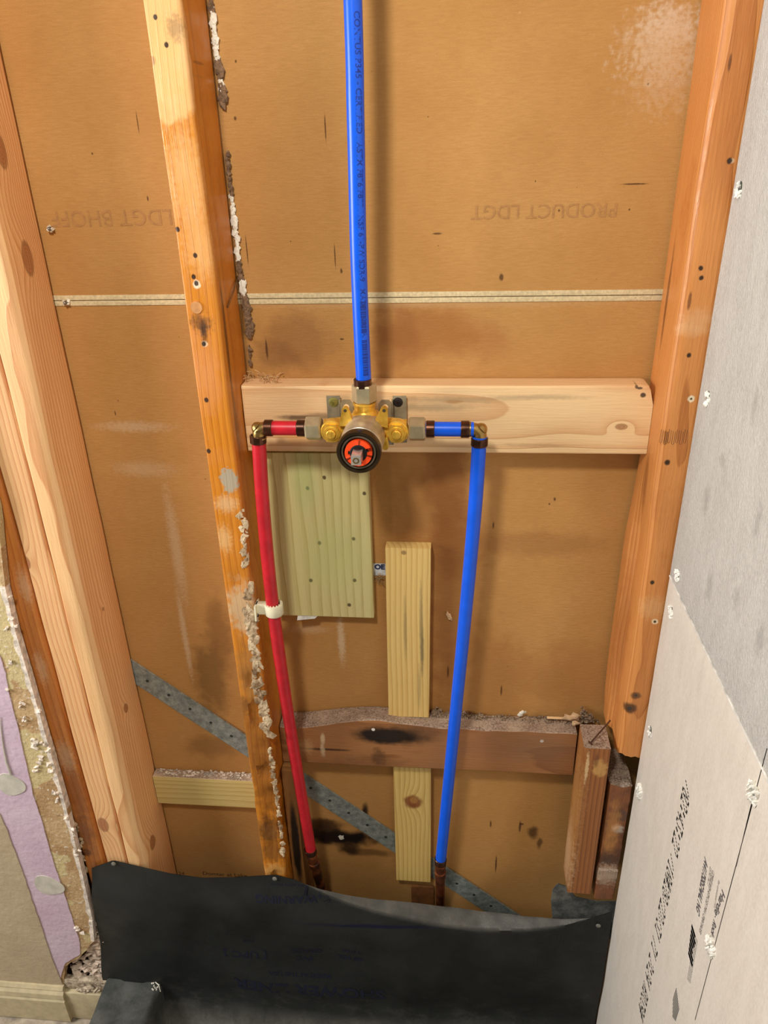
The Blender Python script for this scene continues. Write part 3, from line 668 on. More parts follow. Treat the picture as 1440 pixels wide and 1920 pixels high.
for i in range(160):   # heap against the slat and heap in the right corner
    cx, cz, wd = random.choice([(-.022, .006, .010), (.205, .014, .020), (.01, .003, .02)])
    x = cx+random.gauss(0, wd*.5); s = random.uniform(.0015, .0035)
    blob(bm, V(x, random.uniform(-.012, -.003), zt+abs(random.gauss(0, cz))*max(0, 1-abs(x-cx)/wd)+.001), (s*1.2, s, s), .5)
link('dust_debris', mk(bm), flat('grey_brown_debris', (166, 142, 116), .95, bs=400, col2=(96, 76, 58), vs=500), label='grey brown grit and fluff piled along the top of the old brown board', cat='debris', kind='stuff')
def chip(px, py, sx, sz, y, col, lab, rot=0):
    p = at(px, py, y); k = ppm(p); bm = bmesh.new(); blob(bm, p, (sx/k, .002, sz/k), .5, 2)
    return link('plaster_chip', mk(bm), col, label=lab, cat='debris chip')
M_chip = flat('pale_tan_chip', (226, 186, 142), .85, bs=200); M_chipw = flat('white_chip', (244, 238, 222), .7)
chip(1072, 1345, 13, 9, -.02, M_chip, 'larger tan flake near the right end of the dusty board')
chip(1080, 1356, 8, 6, -.028, M_chip, 'smaller tan flake just below the larger one at the right end of the dusty board')
chip(978, 1337, 7, 5, -.012, M_chipw, 'round white chip on the dusty top of the old board')
bm = bmesh.new(); a = at(1026, 1347, -.018); box(bm, a.x, a.x+.035, a.y, a.y+.004, a.z-.001, a.z+.001, .0004); link('wood_sliver', mk(bm), M_blk, label='thin orange wood sliver lying on the dusty board top', cat='debris chip')
chip(640, 1570, 6, 5, -.0015, M_chipw, 'small white chip in the middle of the black burn mark on the back wall')
chip(842, 1155, 4, 8, -.002, M_chip, 'curled tan flake on the back wall left of the long blue pipe')
# green stubby board between the doubled stud and the middle stud
gz1, gz0 = at(385, 1460, -.019).z, at(385, 1511, -.019).z
M_tr = dusty(wood('treated_yellow_green_wood', (214, 190, 122), (184, 154, 84), axis='x', pith=(zc(-1.06), .05), freq=150, wob=.0015, rough=.6, fib=.25, sharp=.4))
link('blocking_board', lumber(LX+.001, CX-.039, -.0195, -.0006, gz0, gz1, axis='x', rad=(.002,)*4, amp=.0004, seg=50), M_tr, label='narrow yellow green board low between doubled and middle studs, white dust on top', cat='wood block')
random.seed(8); bm = bmesh.new()
for i in range(160):
    s = random.uniform(.0008, .0022); blob(bm, V(random.uniform(LX+.004, CX-.042), random.uniform(-.016, -.002), gz1+.0008), (s*1.6, s, s*.6), .5)
link('dust_debris', mk(bm), flat('white_plaster_dust', (232, 218, 200), .95, bs=300, var=.15), label='white plaster dust on top of the narrow yellow green board', cat='debris', kind='stuff')
# treated board under the valve
ssp = [PS(px, py, 3.5, 3.5, -.018, (70, 52, 26), .9, .3, .3, 200, ry=.01) for px, py in [(608, 895), (599, 1018), (663, 1010), (583, 1088), (665, 1088), (683, 925), (655, 1134), (577, 915)]]
ssp += [PS(620, 1040, 55, 60, -.018, (184, 196, 122), .4, .8, .6, 20, ry=.02), PS(570, 890, 20, 60, -.018, (170, 190, 120), .45, .8, .6, 30, ry=.02)]
M_grb = wood('pale_green_treated_wood', (212, 200, 140), (178, 160, 94), pith=(-.30, .045), freq=85, wob=.0055, rough=.6, spots=ssp, fib=.3, sharp=.35)
gx0, gx1 = at(505, 1000, -.018).x, at(701, 1155, -.018).x
link('backer_board', lumber(gx0, gx1, -.0185, -.0006, at(600, 1155, -.018).z, at(600, 849, -.018).z-.0005+.0, rad=(.0012,)*4, amp=.0005, seg=40), M_grb, label='wide pale green treated board hanging right below the brass valve', cat='board')
bm = bmesh.new(); P, Q, R_ = at(557, 1156, -.0215), at(557, 1163, -.024), at(603, 1156, -.020)
prism(bm, [P+Y*.01+Z*.002, Q, at(590, 1160, -.022), R_+Y*.01+Z*.002], Y, .0004); link('paper_scrap', mk(bm), flat('white_card', (240, 238, 232), .6), label='white paper sliver poking out under the pale green board', cat='paper scrap')
# scrap with letters and fuzz between boards
P = at(702, 1058, -.003); bm = bmesh.new(); box(bm, P.x-.002, P.x+.02, -.0016, -.0010, at(702, 1079, -.002).z, at(702, 1057, -.002).z)
lb = link('label_scrap', mk(bm), flat('white_label_paper', (222, 226, 232), .6), label='white label scrap with dark letters between the pale green board and the upright slat', cat='label')
text('OE', .011, at(702.5, 1067, -.0018), X, Z, flat('navy_ink', (44, 52, 96), .6), lb, bold=.0007)
bm = bmesh.new(); random.seed(9)
for i in range(110):
    p = at(random.gauss(711, 5), random.gauss(1084, 5), -.004); q = p+Vector((random.uniform(-1, 1), random.uniform(-1, .2), random.uniform(-1, 1)))*.004; tube(bm, [p, (p+q)/2+V(0, -.001, .001), q], .0003, 3)
link('insulation_tuft', mk(bm), flat('tan_fibre', (190, 152, 100), .9), label='tan fluffy tuft just under the white label scrap', cat='insulation')
# upright slats
s1 = [PS(760, 1180, 3, 60, -.019, (110, 100, 70), .5, .6, .4, ry=.01), PS(790, 1180, 3, 80, -.019, (110, 104, 76), .55, .6, .5, ry=.01), PS(792, 1220, 3, 40, -.019, (90, 86, 62), .5, .6, .5, ry=.01), PS(757, 1036, 5, 4, -.019, (140, 104, 66), .8, .3, .3, ry=.01), PS(786, 1290, 3, 40, -.019, (120, 108, 72), .4, .6, .5, ry=.01)]
M_sl = wood('yellow_slat_wood', (228, 194, 120), (200, 152, 76), pith=(-.15, -.035), freq=130, wob=.0022, rough=.6, spots=s1, fib=.22, sharp=.5)
M_sl2 = wood('yellow_slat_wood_knotty', (218, 186, 110), (184, 142, 70), pith=(-.12, -.05), freq=150, wob=.003, rough=.6, spots=[PS(774, 1503, 17, 14, -.019, (128, 66, 28), .9, .25, .3, ry=.01), PS(776, 1500, 8, 8, -.019, (170, 120, 60), .8, .3, .4, ry=.01)], knots=[(at(774, 1503, -.019), .007)], fib=.22, sharp=.5)
def tilt(k, z): return lambda p, t: p+V(k*(p.z-z), 0, 0)
link('furring_slat', lumber(-.0965, -.0325, -.0195, -.0006, lz0+.0905, at(765, 1028, -.0195).z, rad=(.001,)*4, amp=.0003, seg=40, fn=tilt(.008, 1.0)), M_sl, label='upright yellow slat standing on the old brown board, grey end grain on top', cat='slat')
link('furring_slat', lumber(-.0935, -.0315, -.0195, -.0046, at(775, 1652, -.0195).z, lz0-.0005, rad=(.001,)*4, amp=.0003, seg=40), M_sl2, label='upright yellow slat with a dark knot below the old brown board', cat='slat')
# lower right post and stump
pz1 = at(1122, 1403, FY).z; pz0 = at(1085, 1674, FY).z
psp = [fs(1125, 1440, 14, 16, (206, 160, 90), .7, .3, .8, 120), fs(1118, 1425, 4, 14, (110, 66, 30), .7, .5, .4), fs(1100, 1440, 3, 30, (230, 200, 150), .7, .4, 1, 260)]
psp += [(V(.194, -.06, zc(-1.05)), (.01, .03, .06), (220, 190, 150), .5, .7, 1.1, 200), (V(.194, -.07, zc(-.93)), (.01, .03, .12), (200, 150, 90), .4, .7, 1.1, 200)]
M_po = dusty(wood('old_fir_post_wood', (158, 98, 48), (104, 56, 22), pith=(.50, -.05), freq=150, wob=.0012, rough=.5, gloss=.35, spots=psp, fib=.3, sharp=.45))
link('wood_post', lumber(.1935, .2315, FY-.001, -.0392, pz0, pz1, rad=(.003, .0015, .002, .002), amp=.0006, seg=60, fn=tilt(.0, 1)), M_po, label='short upright post of striped brown wood nailed in front of the old board', cat='wood post')
P = at(1108, 1388, -.084); P.z = pz1+.005
Q = V(.2335, -.056, pz1+.024)
bm = bmesh.new(); tube(bm, [P, (P+Q)/2, Q], .0012, 10); lathe(bm, P, (P-Q), [(-.0002, .0036), (.0009, .0036)], 16)
link('bent_nail', mk(bm), M_nail, label='rusty nail with a round head leaning on top of the short post', cat='nail')
sz1 = at(1170, 1474, FY).z; sz0 = at(1140, 1686, FY).z
stp = [fs(1165, 1530, 16, 12, (86, 62, 50), .85, .4, .7, 120), fs(1158, 1555, 10, 10, (200, 186, 170), .7, .4, .9, 160), fs(1148, 1560, 12, 60, (186, 128, 66), .6, .4, .7, 60), fs(1140, 1612, 30, 14, (70, 46, 34), .85, .5, .9, 160), fs(1140, 1640, 28, 22, (190, 172, 150), .6, .5, 1.1, 220)]
M_stu = dusty(wood('rotten_brown_stump_wood', (128, 78, 46), (90, 50, 28), pith=(.26, -.2), freq=60, wob=.006, rough=.5, gloss=.3, spots=stp, fib=.5, bumpd=.0015, blot=((90, 56, 36), 30, .55, .7)))
def stu_fn(p, t):
    z = p.z
    if t > .97: z += .004*noise.noise(V(p.x*120, p.y*120, 0))
    e = .0022*noise.noise(V(p.x*60, 4, p.z*60))+(-.003 if abs(p.z-(sz0+.075)) < .006 and p.y < FY+.01 else 0)
    return V(p.x, p.y-(e if p.y < FY+.02 else 0), z)
link('stud_stump', lumber(.2375, .2695, FY, -.012, sz0, sz1, rad=(.003, .002, .002, .002), amp=.0014, seg=90, fn=stu_fn, side=6), M_stu, label='rotten brown stump of the broken right stud with a grey dusty top', cat='wood post')
# charred filler piece beside the middle stud and a scrap under the slat
cz = lz0-.001
M_char = wood('scorched_filler_wood', (150, 104, 54), (96, 60, 28), pith=(-.26, -.2), freq=90, wob=.004, spots=[(V(-.2725+.012, -.05, zc(-1.07)), (.007, .03, .10), (12, 8, 6), .97, .3, .3, 30)], fib=.4)
link('filler_strip', lumber(CX+.0008, CX+.022, -.056, -.0046, .22, cz, rad=(.001,)*4, amp=.0008, seg=40), M_char, label='scorched wood strip against the lower right side of the middle stud, behind the red pipe', cat='wood strip')
a, b = at(771, 1662, -.01), at(813, 1740, -.01)
bm = bmesh.new(); box(bm, a.x, b.x, -.010, -.0046, b.z, a.z, .0006); link('wood_scrap', mk(bm), flat('dark_brown_scrap', (120, 72, 28), .7, bs=100), label='flat brown wood scrap on the wall under the knotty slat', cat='wood scrap')
# galvanised brace strap
A_, B_ = at(228, 1240, -.0022), at(1000, 1770, -.0022)
d = (B_-A_).normalized(); nrm = V(-d.z, 0, d.x)
A2 = at(255, 1263, -.0022); B2 = at(900, 1685, -.0022)
d = (B2-A2).normalized(); nrm = V(-d.z, 0, d.x); hw = .0195
n = NT('galvanised_steel'); c = n.mix(n.rng(n.noise(90, st=(1, 1, 1), det=5, rough=.75), .36, .62), lin((164, 170, 162)), lin((116, 124, 120)))
c = n.mix(n.rng(n.noise(500, det=2), .6, .7, 0, .5), c, lin((176, 176, 166)))
M_galv = n.done(c, .45, n.noise(200), .0004, .2)
bm = bmesh.new(); P = A2-d*.05; Q = B2+d*.14
prism(bm, [P+nrm*hw, Q+nrm*hw, Q-nrm*hw, P-nrm*hw], Y, .0012)
prism(bm, [P+nrm*hw, Q+nrm*hw, Q+nrm*(hw-.0015), P+nrm*(hw-.0015)], -Y, .0016)
strap = link('brace_strap', mk(bm), M_galv, label='long grey galvanised steel brace strap running diagonally down the back wall', cat='metal strap')
M_hr = flat('dark_hole_rim', (70, 74, 72), .5, .4)
for i in range(40):
    p = P+d*(.03+i*.042)
    if p.x > .12: break
    bm = bmesh.new(); lathe(bm, p-Y*.0004, Y, [(0, .0018), (0, .0026), (.0004, .0026)], 12); link('punched_hole', mk(bm), M_hr, strap)

# ================================================================== PLUMBING
M_blue = flat('blue_pex', (10, 92, 232), .32, var=.03, spec=.5); M_red = flat('red_pex', (200, 30, 44), .36, var=.05, spec=.5)
M_ring = flat('dark_copper_crimp', (104, 66, 46), .28, .8, col2=(64, 44, 36)); M_brass = flat('cast_brass', (255, 206, 84), .34, .6, bs=500, bd=.0002, col2=(200, 150, 50)); 
M_nick = flat('nickel_brass', (206, 190, 152), .38, .7, var=.06); M_elb = flat('brass_elbow_metal', (190, 156, 92), .3, .9, var=.08)
M_chrome = flat('satin_chrome', (214, 200, 180), .36, .6, var=.1); M_steel = flat('bracket_steel', (168, 156, 128), .42, .5, var=.1)
PR_ = .0089; PY = -.085; VZ = at(590, 803, PY).z
VXc = -.109
def pipe(name, pts, mat, lab, r=PR_, seg=24, n=14):
    bm = bmesh.new(); pth = smooth_path(pts, n); tube(bm, pth, r, seg); return link(name, mk(bm), mat, label=lab, cat='pipe'), pth
topz = at(684, 728, PY).z
bp, bpath = pipe('supply_pipe', [V(-.109, PY, topz-.006), V(-.1095, -.086, zc(-.12)), V(-.1065, -.089, zc(.02)), V(-.1045, -.090, zc(.20)), V(-.104, -.09, 2.6)], M_blue, 'long upright blue plastic pipe rising from the top of the brass valve', .0091)
eL = at(484, 801, PY); eR = at(901, 801, PY)
rp, rpath = pipe('supply_pipe', [at(485, 822, PY), at(494, 960, PY), at(512, 1140, -.084), at(542, 1350, -.075), at(583, 1594, -.066)], M_red, 'long red plastic pipe dropping from the left elbow')
rp2, _ = pipe('supply_pipe', [V(eL.x+.008, PY, VZ), V(-.183, PY, VZ)], M_red, 'short level red pipe between the left elbow and the valve')
bp2, _ = pipe('supply_pipe', [V(-.036, PY, VZ), V(eR.x-.008, PY, VZ)], M_blue, 'short level blue pipe between the valve and the right elbow')
bp3, bpath3 = pipe('supply_pipe', [at(899, 818, PY), at(890, 960, -.084), at(866, 1220, -.078), at(826, 1616, -.07)], M_blue, 'long blue plastic pipe dropping from the right elbow')
# printing on the tall blue pipe: tops turned towards the right edge
M_pink = flat('pipe_print_ink', (8, 50, 150), .5, var=.02)
def pipefn(z0, ang0, r):
    def f(u, v):
        z = z0-u; a = ang0+v/r
        k = 0
        for i in range(len(bpath)-1):
            if bpath[i].z <= z <= bpath[i+1].z:
                k = (z-bpath[i].z)/(bpath[i+1].z-bpath[i].z); c = bpath[i].lerp(bpath[i+1], k); break
        else: c = bpath[0]
        return V(c.x+math.sin(a)*(r+.00015), c.y-math.cos(a)*(r+.00015), z)
    return f
text('CONTUS P345 - CERTIFIED / ASTM F876/F877 / NSF 61-PW SDR-9   MADE IN USA', .0088, None, X, Z, M_pink, bp, fn=pipefn(at(672, 22, -.09).z, .20, .0091), squeeze=1.0, bold=.0001)
bm = bmesh.new(); random.seed(4)
for za, zb in ((566, 624), (638, 705)):
    z1, z0 = at(684, za, -.094).z, at(684, zb, -.094).z; z = z1
    f = pipefn(0, .12, .0091)
    while z > z0:
        h = random.choice([.0008, .0014, .0022, .003])
        for k in range(3):
            q = [f(-z, k*.0021), f(-z, (k+1)*.0021), f(-(z-h), (k+1)*.0021), f(-(z-h), k*.0021)]; bm.faces.new([bm.verts.new(x) for x in q])
        z -= h+random.choice([.0005, .0009])
bmesh.ops.remove_doubles(bm, verts=bm.verts[:], dist=.00002); link('printed_bars', mk(bm), M_pink, bp, 'two short blocks of dark printed bars')
# crimp rings
def ring(c, d, lab, r=.0103, wd=.0100):
    bm = bmesh.new(); c = Vector(c); d = Vector(d).normalized()
    lathe(bm, c-d*wd/2, d, [(0, PR_-.0008), (0, r-.0005), (.0006, r), (wd-.0006, r), (wd, r-.0005), (wd, PR_-.0008)], 32, cap=False)
    box(bm, -.0035, .0035, -r-.0006, -r+.001, -wd*.45, wd*.45, .0003, Matrix.Translation(c) @ (Z.rotation_difference(d).to_matrix().to_4x4()))
    return link('crimp_ring', mk(bm), M_ring, label=lab, cat='crimp ring')
ring(at(680, 718, -.087), Z, 'dark crimp ring on the upright blue pipe above the top nut', .0106)
ring(V(at(504, 801, PY).x, PY, VZ), X, 'dark crimp ring on the short red pipe next to the left elbow')
ring(V(at(565, 801, PY).x, PY, VZ), X, 'dark crimp ring on the short red pipe next to the left nut')
ring(V(at(807, 801, PY).x, PY, VZ), X, 'dark crimp ring on the short blue pipe next to the right nut')
ring(V(at(872, 801, PY).x, PY, VZ), X, 'dark crimp ring on the short blue pipe next to the right elbow')
ring(at(484, 823, PY), rpath[6]-rpath[0], 'dark crimp ring under the left elbow on the long red pipe')
ring(at(899, 828, PY), bpath3[6]-bpath3[0], 'dark crimp ring under the right elbow on the long blue pipe')
ring(at(582, 1595, -.066), rpath[-1]-rpath[-4], 'dark crimp ring at the foot of the long red pipe')
ring(at(826, 1613, -.07), bpath3[-1]-bpath3[-4], 'dark crimp ring at the foot of the long blue pipe')
def elbow(c, sx, lab):
    bm = bmesh.new(); R = .0085; pts = []
    for i in range(9):
        a = i/8*math.pi/2
        pts.append(V(c.x+sx*(R-R*math.sin(a)), PY, VZ-(R-R*math.cos(a))) if True else None)
    pts = [V(c.x+sx*.0125, PY, VZ)] + pts + [V(c.x, PY, VZ-.0125)]
    tube(bm, pts, .0079, 24)
    lathe(bm, pts[0]-X*sx*.0015, X*sx, [(0, .0079), (.0006, .0094), (.002, .0094), (.0025, .008)], 24); lathe(bm, pts[-1]+Z*.001, -Z, [(0, .0079), (.0006, .0094), (.002, .0094), (.0025, .008)], 24)
    lathe(bm, V(c.x-sx*.0005, PY, VZ), V(sx, 0, -1), [(-.0078, .0), (-.0074, .003), (-.005, .006), (-.002, .0079)], 20)
    e = link('brass_elbow', mk(bm), M_elb, label=lab, cat='pipe fitting'); return e
e1 = elbow(eL, 1, 'brass elbow joining the red pipes at the left stud')
text('1/2\nNSF', .0046, V(eL.x-.004, PY-.0083, VZ+.001), X, Z, flat('stamped_shadow', (110, 84, 44), .5, .6), e1, bold=.0001)
elbow(eR, -1, 'brass elbow joining the blue pipes on the right')
# valve
VB = V(VXc, PY, VZ)
val = empty('shower_valve', (VXc, -.06, VZ-.03), 'brass shower mixing valve with a chrome barrel and orange cartridge ring on the pine board', 'valve')
bm = bmesh.new()
lathe(bm, V(VXc-.050, PY, VZ), X, [(0, .0118), (.012, .0118), (.014, .0135), (.022, .0140), (.027, .0125), (.04, .0135), (.060, .0135), (.073, .0125), (.078, .0140), (.086, .0135), (.088, .0118), (.1, .0118)], 36)
lathe(bm, V(VXc, -.058, VZ), -Y, [(0, .0), (0, .016), (.006, .021), (.014, .0235), (.028, .0240), (.034, .0225), (.034, .018)], 48)
lathe(bm, V(VXc, PY, VZ), Z, [(0, .016), (.014, .0165), (.022, .0145), (.024, .0128), (.0305, .0128), (.0312, .0138), (.034, .0138)], 32)
lathe(bm, V(VXc, PY, VZ), -Z, [(0, .014), (.020, .014), (.028, .011), (.029, .0)], 32)
link('valve_body', mk(bm), M_brass, val)
for sx, nm in ((-1, 'left'), (1, 'right')):   # ears with screw holes
    tip = at(647 if sx < 0 else 720, 770, -.104); root = V(VXc+sx*.020, -.104, VZ+.010)
    dr = (tip-root).normalized(); pn = V(-dr.z, 0, dr.x); pts = [root-pn*.009*1, root+pn*.009]
    for i in range(9): a = -math.pi/2+math.pi*i/8; pts.append(tip+pn*.0042*-math.sin(a)+dr*.0042*math.cos(a))
    bm = bmesh.new(); prism(bm, pts, Y, .006); ear = link('mounting_ear', mk(bm), M_brass, val)
    bm = bmesh.new(); lathe(bm, tip-Y*.0004, Y, [(0, .0019), (.0004, .0019)], 14); link('screw_hole', mk(bm), flat('dark_hole', (70, 50, 20), .6), ear)
tip = at(722, 838, -.104); bm = bmesh.new(); pts = [V(tip.x-.004, -.104, VZ-.006), V(tip.x+.0035, -.104, VZ-.004)]
for i in range(9): a = math.pi*i/8; pts.append(V(tip.x+.0042*math.cos(a), -.104, tip.z-.0042*math.sin(a)))
prism(bm, pts, Y, .006); lathe(bm, tip-Y*.0003, Y, [(0, .0018), (.0003, .0018)], 12); link('mounting_ear', mk(bm), M_brass, val)
def hexnut(c, d, L, af, lab):
    a, b, dd = frame(d); bm = bmesh.new(); Rr = af/math.cos(math.pi/6)/2
    rings = []
    for t, k in ((0, .90), (.0016, 1), (L-.0016, 1), (L, .90)):
        rings.append([bm.verts.new(Vector(c)+dd*t+(a*math.cos(math.pi/3*i+math.pi/6)+b*math.sin(math.pi/3*i+math.pi/6))*Rr*k) for i in range(6)])
    for p, q in zip(rings, rings[1:]):
        for i in range(6): bm.faces.new((p[i], p[(i+1) % 6], q[(i+1) % 6], q[i]))
    bm.faces.new(rings[0]); bm.faces.new(rings[-1])
    bmesh.ops.bevel(bm, geom=[e for e in bm.edges if e.calc_length() > .01], offset=.0004, segments=2, affect='EDGES')
    return link('hex_nut', mk(bm), M_nick, val, sharp=20)
hexnut(V(at(574, 801, PY).x, PY, VZ), X, .0195, .0262, ''); hexnut(V(at(767, 801, PY).x, PY, VZ), X, .0195, .0262, ''); hexnut(V(VXc, PY, VZ+.034), Z, .0215, .0262, '')
for px in (620, 743):     # service stops pointing at the viewer
    c = at(px, 812, -.106); c.y = PY; c.z = VZ; bm = bmesh.new()
    lathe(bm, c, -Y, [(0, .0138), (.012, .0138), (.0135, .0125)], 32)
    a_ = [bm.verts.new(c+V(math.cos(math.pi/3*i)*.0120, -.0125, math.sin(math.pi/3*i)*.0120)) for i in range(6)]; b_ = [bm.verts.new(c+V(math.cos(math.pi/3*i)*.0120, -.0185, math.sin(math.pi/3*i)*.0120)) for i in range(6)]
    for i in range(6): bm.faces.new((a_[i], a_[(i+1) % 6], b_[(i+1) % 6], b_[i]))
    bm.faces.new(b_)
    lathe(bm, c+V(0, -.018, 0), -Y, [(0, .009), (.002, .0085), (.002, .0062), (.0005, .006)], 28, cap=False)
    s_ = link('service_stop', mk(bm), M_brass, val, sharp=25)
    bm = bmesh.new(); lathe(bm, c+V(0, -.018, 0), -Y, [(0, .0056), (.0045, .0056), (.0055, .0046)], 24); box(bm, c.x-.0009, c.x+.0009, c.y-.0242, c.y-.0236, c.z-.004, c.z+.004)
    link('stop_screw', mk(bm), M_brass, s_)
BA = VZ-.0028      # axis of the barrel
bm = bmesh.new()
lathe(bm, V(VXc, -.088, BA), -Y, [(0, .0220), (0, .0240), (.002, .0250), (.055, .0250), (.0555, .0242)], 64, cap=False)
link('chrome_barrel', mk(bm), M_chrome, val)
bm = bmesh.new()
lathe(bm, V(VXc, -.143, BA), -Y, [(0, .0242), (.0015, .0242), (.003, .0254), (.0125, .0256), (.0145, .0246), (.0145, .0212), (.0120, .0206), (.004, .0204)], 64, cap=False)
link('barrel_rim', mk(bm), flat('dark_bronze', (96, 80, 58), .25, .85, var=.05), val, 'dark bronze rim of the barrel')
bm = bmesh.new(); lathe(bm, V(VXc, -.1440, BA), -Y, [(0, .0204), (.0110, .0204), (.0128, .0196), (.0128, .0178), (.004, .0172)], 48, cap=False); lathe(bm, V(VXc, -.145, BA), -Y, [(0, .0), (0, .0204)], 48, cap=False)
link('cartridge_nut', mk(bm), flat('dark_chrome', (168, 154, 130), .25, .8), val)
bm = bmesh.new(); seg = 48
for i in range(seg):
    a0, a1 = 2*math.pi*i/seg, 2*math.pi*(i+1)/seg
    ri = .0100
    if i in (1, 2, 3, 22, 23, 24): ri = .0118
    if i in (33, 34, 35, 36, 37, 38): ri = .0130
    pts = [V(VXc+math.cos(a)*r, -.159, BA+math.sin(a)*r) for a, r in ((a0, ri), (a0, .0156), (a1, .0156), (a1, ri))]; prism(bm, pts, Y, .010)
bmesh.ops.remove_doubles(bm, verts=bm.verts[:], dist=.00005)
link('orange_limit_ring', mk(bm), flat('orange_plastic', (244, 74, 22), .4, var=.03), val, 'bright orange notched plastic ring')
bm = bmesh.new(); lathe(bm, V(VXc, -.149, BA), -Y, [(0, .0131), (.006, .0131), (.006, .0102), (.0095, .0102), (.0110, .0090), (.0110, .0)], 40, cap=False)
for sx in (-1, 1): box(bm, VXc+sx*.0105-.002, VXc+sx*.0105+.002, -.1585, -.153, BA-.003, BA+.003, .0005)
link('cartridge_core', mk(bm), flat('black_plastic', (34, 32, 32), .55, spec=.2), val)
bm = bmesh.new(); box(bm, VXc-.0056, VXc+.0056, -.181, -.160, BA-.0056, BA+.0056, .0008)
stm = link('valve_stem', mk(bm), flat('bright_steel', (224, 216, 204), .28, .7, var=.05), val, sharp=25)
bm = bmesh.new(); lathe(bm, V(VXc, -.158, BA), -Y, [(0, .0068), (.004, .0068), (.0065, .0056), (.0065, .0)], 24, cap=False); link('stem_collar', mk(bm), flat('black_collar', (40, 38, 36), .4), stm)
bm = bmesh.new(); lathe(bm, V(VXc, -.1812, BA), Y, [(0, .0022), (0, .0036), (.0006, .0038)], 20, cap=False); lathe(bm, V(VXc, -.1808, BA), Y, [(0, .0), (0, .0024)], 16, cap=False)
link('threaded_bore', mk(bm), M_elb, stm)
for sx in (-1, 1):     # stamped bracket halves
    bm = bmesh.new()
    xa, xb = (at(612, 750, -.044).x, at(638, 750, -.044).x) if sx < 0 else (at(736, 750, -.044).x, at(762, 750, -.044).x)
    zt_, zb_ = at(625, 742, -.044).z, at(625, 829, -.044).z
    box(bm, xa, xb, -.0445, -.0425, zb_, zt_, .0008)
    xi, xo = (xb, xb+.017) if sx < 0 else (xa-.017, xa)
    zt2_, zb2_ = at(650, 750, -.052).z, at(650, 772, -.052).z
    cxh = (xi+xo)/2; czh = zt2_-.009
    out = [V(xi, -.052, zb_), V(xo, -.052, zb_), V(xo, -.052, zt2_-.005), V(xo-.004, -.052, zt2_), V(xi+.004, -.052, zt2_), V(xi, -.052, zt2_-.005)]
    prism(bm, out, Y, .0018)
    xm = xb if sx < 0 else xa
    box(bm, xm-.0009, xm+.0009, -.052, -.0425, zb_, zt_-.004, .0004)
    br = link('mounting_bracket', mk(bm), M_steel, val)
    bm = bmesh.new(); lathe(bm, V(cxh, -.0522, czh), Y, [(0, .0036), (.0003, .0036)], 24); link('bracket_hole', mk(bm), M_blk, br, 'pale hole through the bracket')
    bm = bmesh.new(); c = at(625 if sx < 0 else 746, 755, -.046)
    lathe(bm, c, Y, [(0, .0), (-.0004, .003), (.0004, .0055), (.0015, .0062)], 24)
    for k in (0, 1):
        box(bm, -.0038, .0038, -.0012, -.0002, -.0006, .0006, 0, Matrix.Translation(c) @ Matrix.Rotation(.6+k*math.pi/2, 4, 'Y'))
    link('bracket_screw', mk(bm), flat('green_zinc', (186, 180, 96), .35, .6) if sx < 0 else flat('black_phosphate', (52, 46, 46), .45, .5), label=('greenish zinc cross-head screw left of the valve top nut' if sx < 0 else 'black cross-head screw right of the valve top nut'), cat='screw')
# pipe clamp
c = at(514, 1141, -.084); bm = bmesh.new(); dv = (rpath[30]-rpath[26]).normalized()
lathe(bm, c-Z*.0085, Z, [(0, .0094), (0, .0122), (.0006, .0126), (.0164, .0126), (.017, .0122), (.017, .0094)], 36, cap=False)
for i in range(14):
    a = 2*math.pi*i/14; p = c+V(math.cos(a)*.0096, math.sin(a)*.0096, .0078); box(bm, p.x-.0008, p.x+.0008, p.y-.0008, p.y+.0008, p.z-.001, p.z+.0018, .0002)
clx = CX+.0006
prism(bm, [V(clx, c.y-.010, c.z+.008), V(clx, c.y+.012, c.z+.008), V(clx, c.y+.012, c.z-.010), V(clx, c.y-.004, c.z-.017), V(clx, c.y-.012, c.z-.014)], X, .0024)
box(bm, clx, c.x-.010, c.y-.004, c.y+.006, c.z-.008, c.z+.008, .0006)
cl = link('pipe_clamp', mk(bm), flat('cream_plastic', (232, 224, 192), .4, var=.03), label='cream plastic clamp holding the long red pipe to the middle stud', cat='pipe clamp')
bm = bmesh.new(); lathe(bm, V(clx+.0024, c.y-.004, c.z-.009), X, [(0, .0030), (.0012, .0026), (.0014, .0)], 16); link('clamp_screw', mk(bm), flat('dark_screw', (60, 60, 58), .4, .7), cl)
# copper stubs
def copper(nm):
    n = NT(nm); c = n.mix(n.rng(n.noise(60, det=5), .42, .58), lin((150, 84, 46)), lin((70, 40, 26))); c = n.mix(n.rng(n.noise(90, det=3, st=(1, 1, .4)), .6, .68, 0, .8), c, lin((84, 120, 96)))
    return n.done(c, .45, n.noise(200), .001, .6)
M_cop = copper('tarnished_copper'); M_cop2 = flat('brown_copper', (150, 84, 50), .4, .75, col2=(96, 52, 32), bs=200)
def stub(p, d, m, lab):
    bm = bmesh.new(); lathe(bm, p, d, [(0, .0088), (.002, .0098), (.009, .0094), (.011, .0082), (.026, .0082), (.028, .0098), (.045, .0098), (.047, .0082), (.16, .0082)], 24); return link('copper_stub', mk(bm), m, label=lab, cat='pipe')
stub(at(584, 1600, -.066), V(.04, .22, -1).normalized(), M_cop, 'tarnished copper stub with green stains below the red pipe')
stub(at(825.5, 1619, -.07), V(0, .26, -1).normalized(), M_cop2, 'brown copper stub below the long blue pipe')

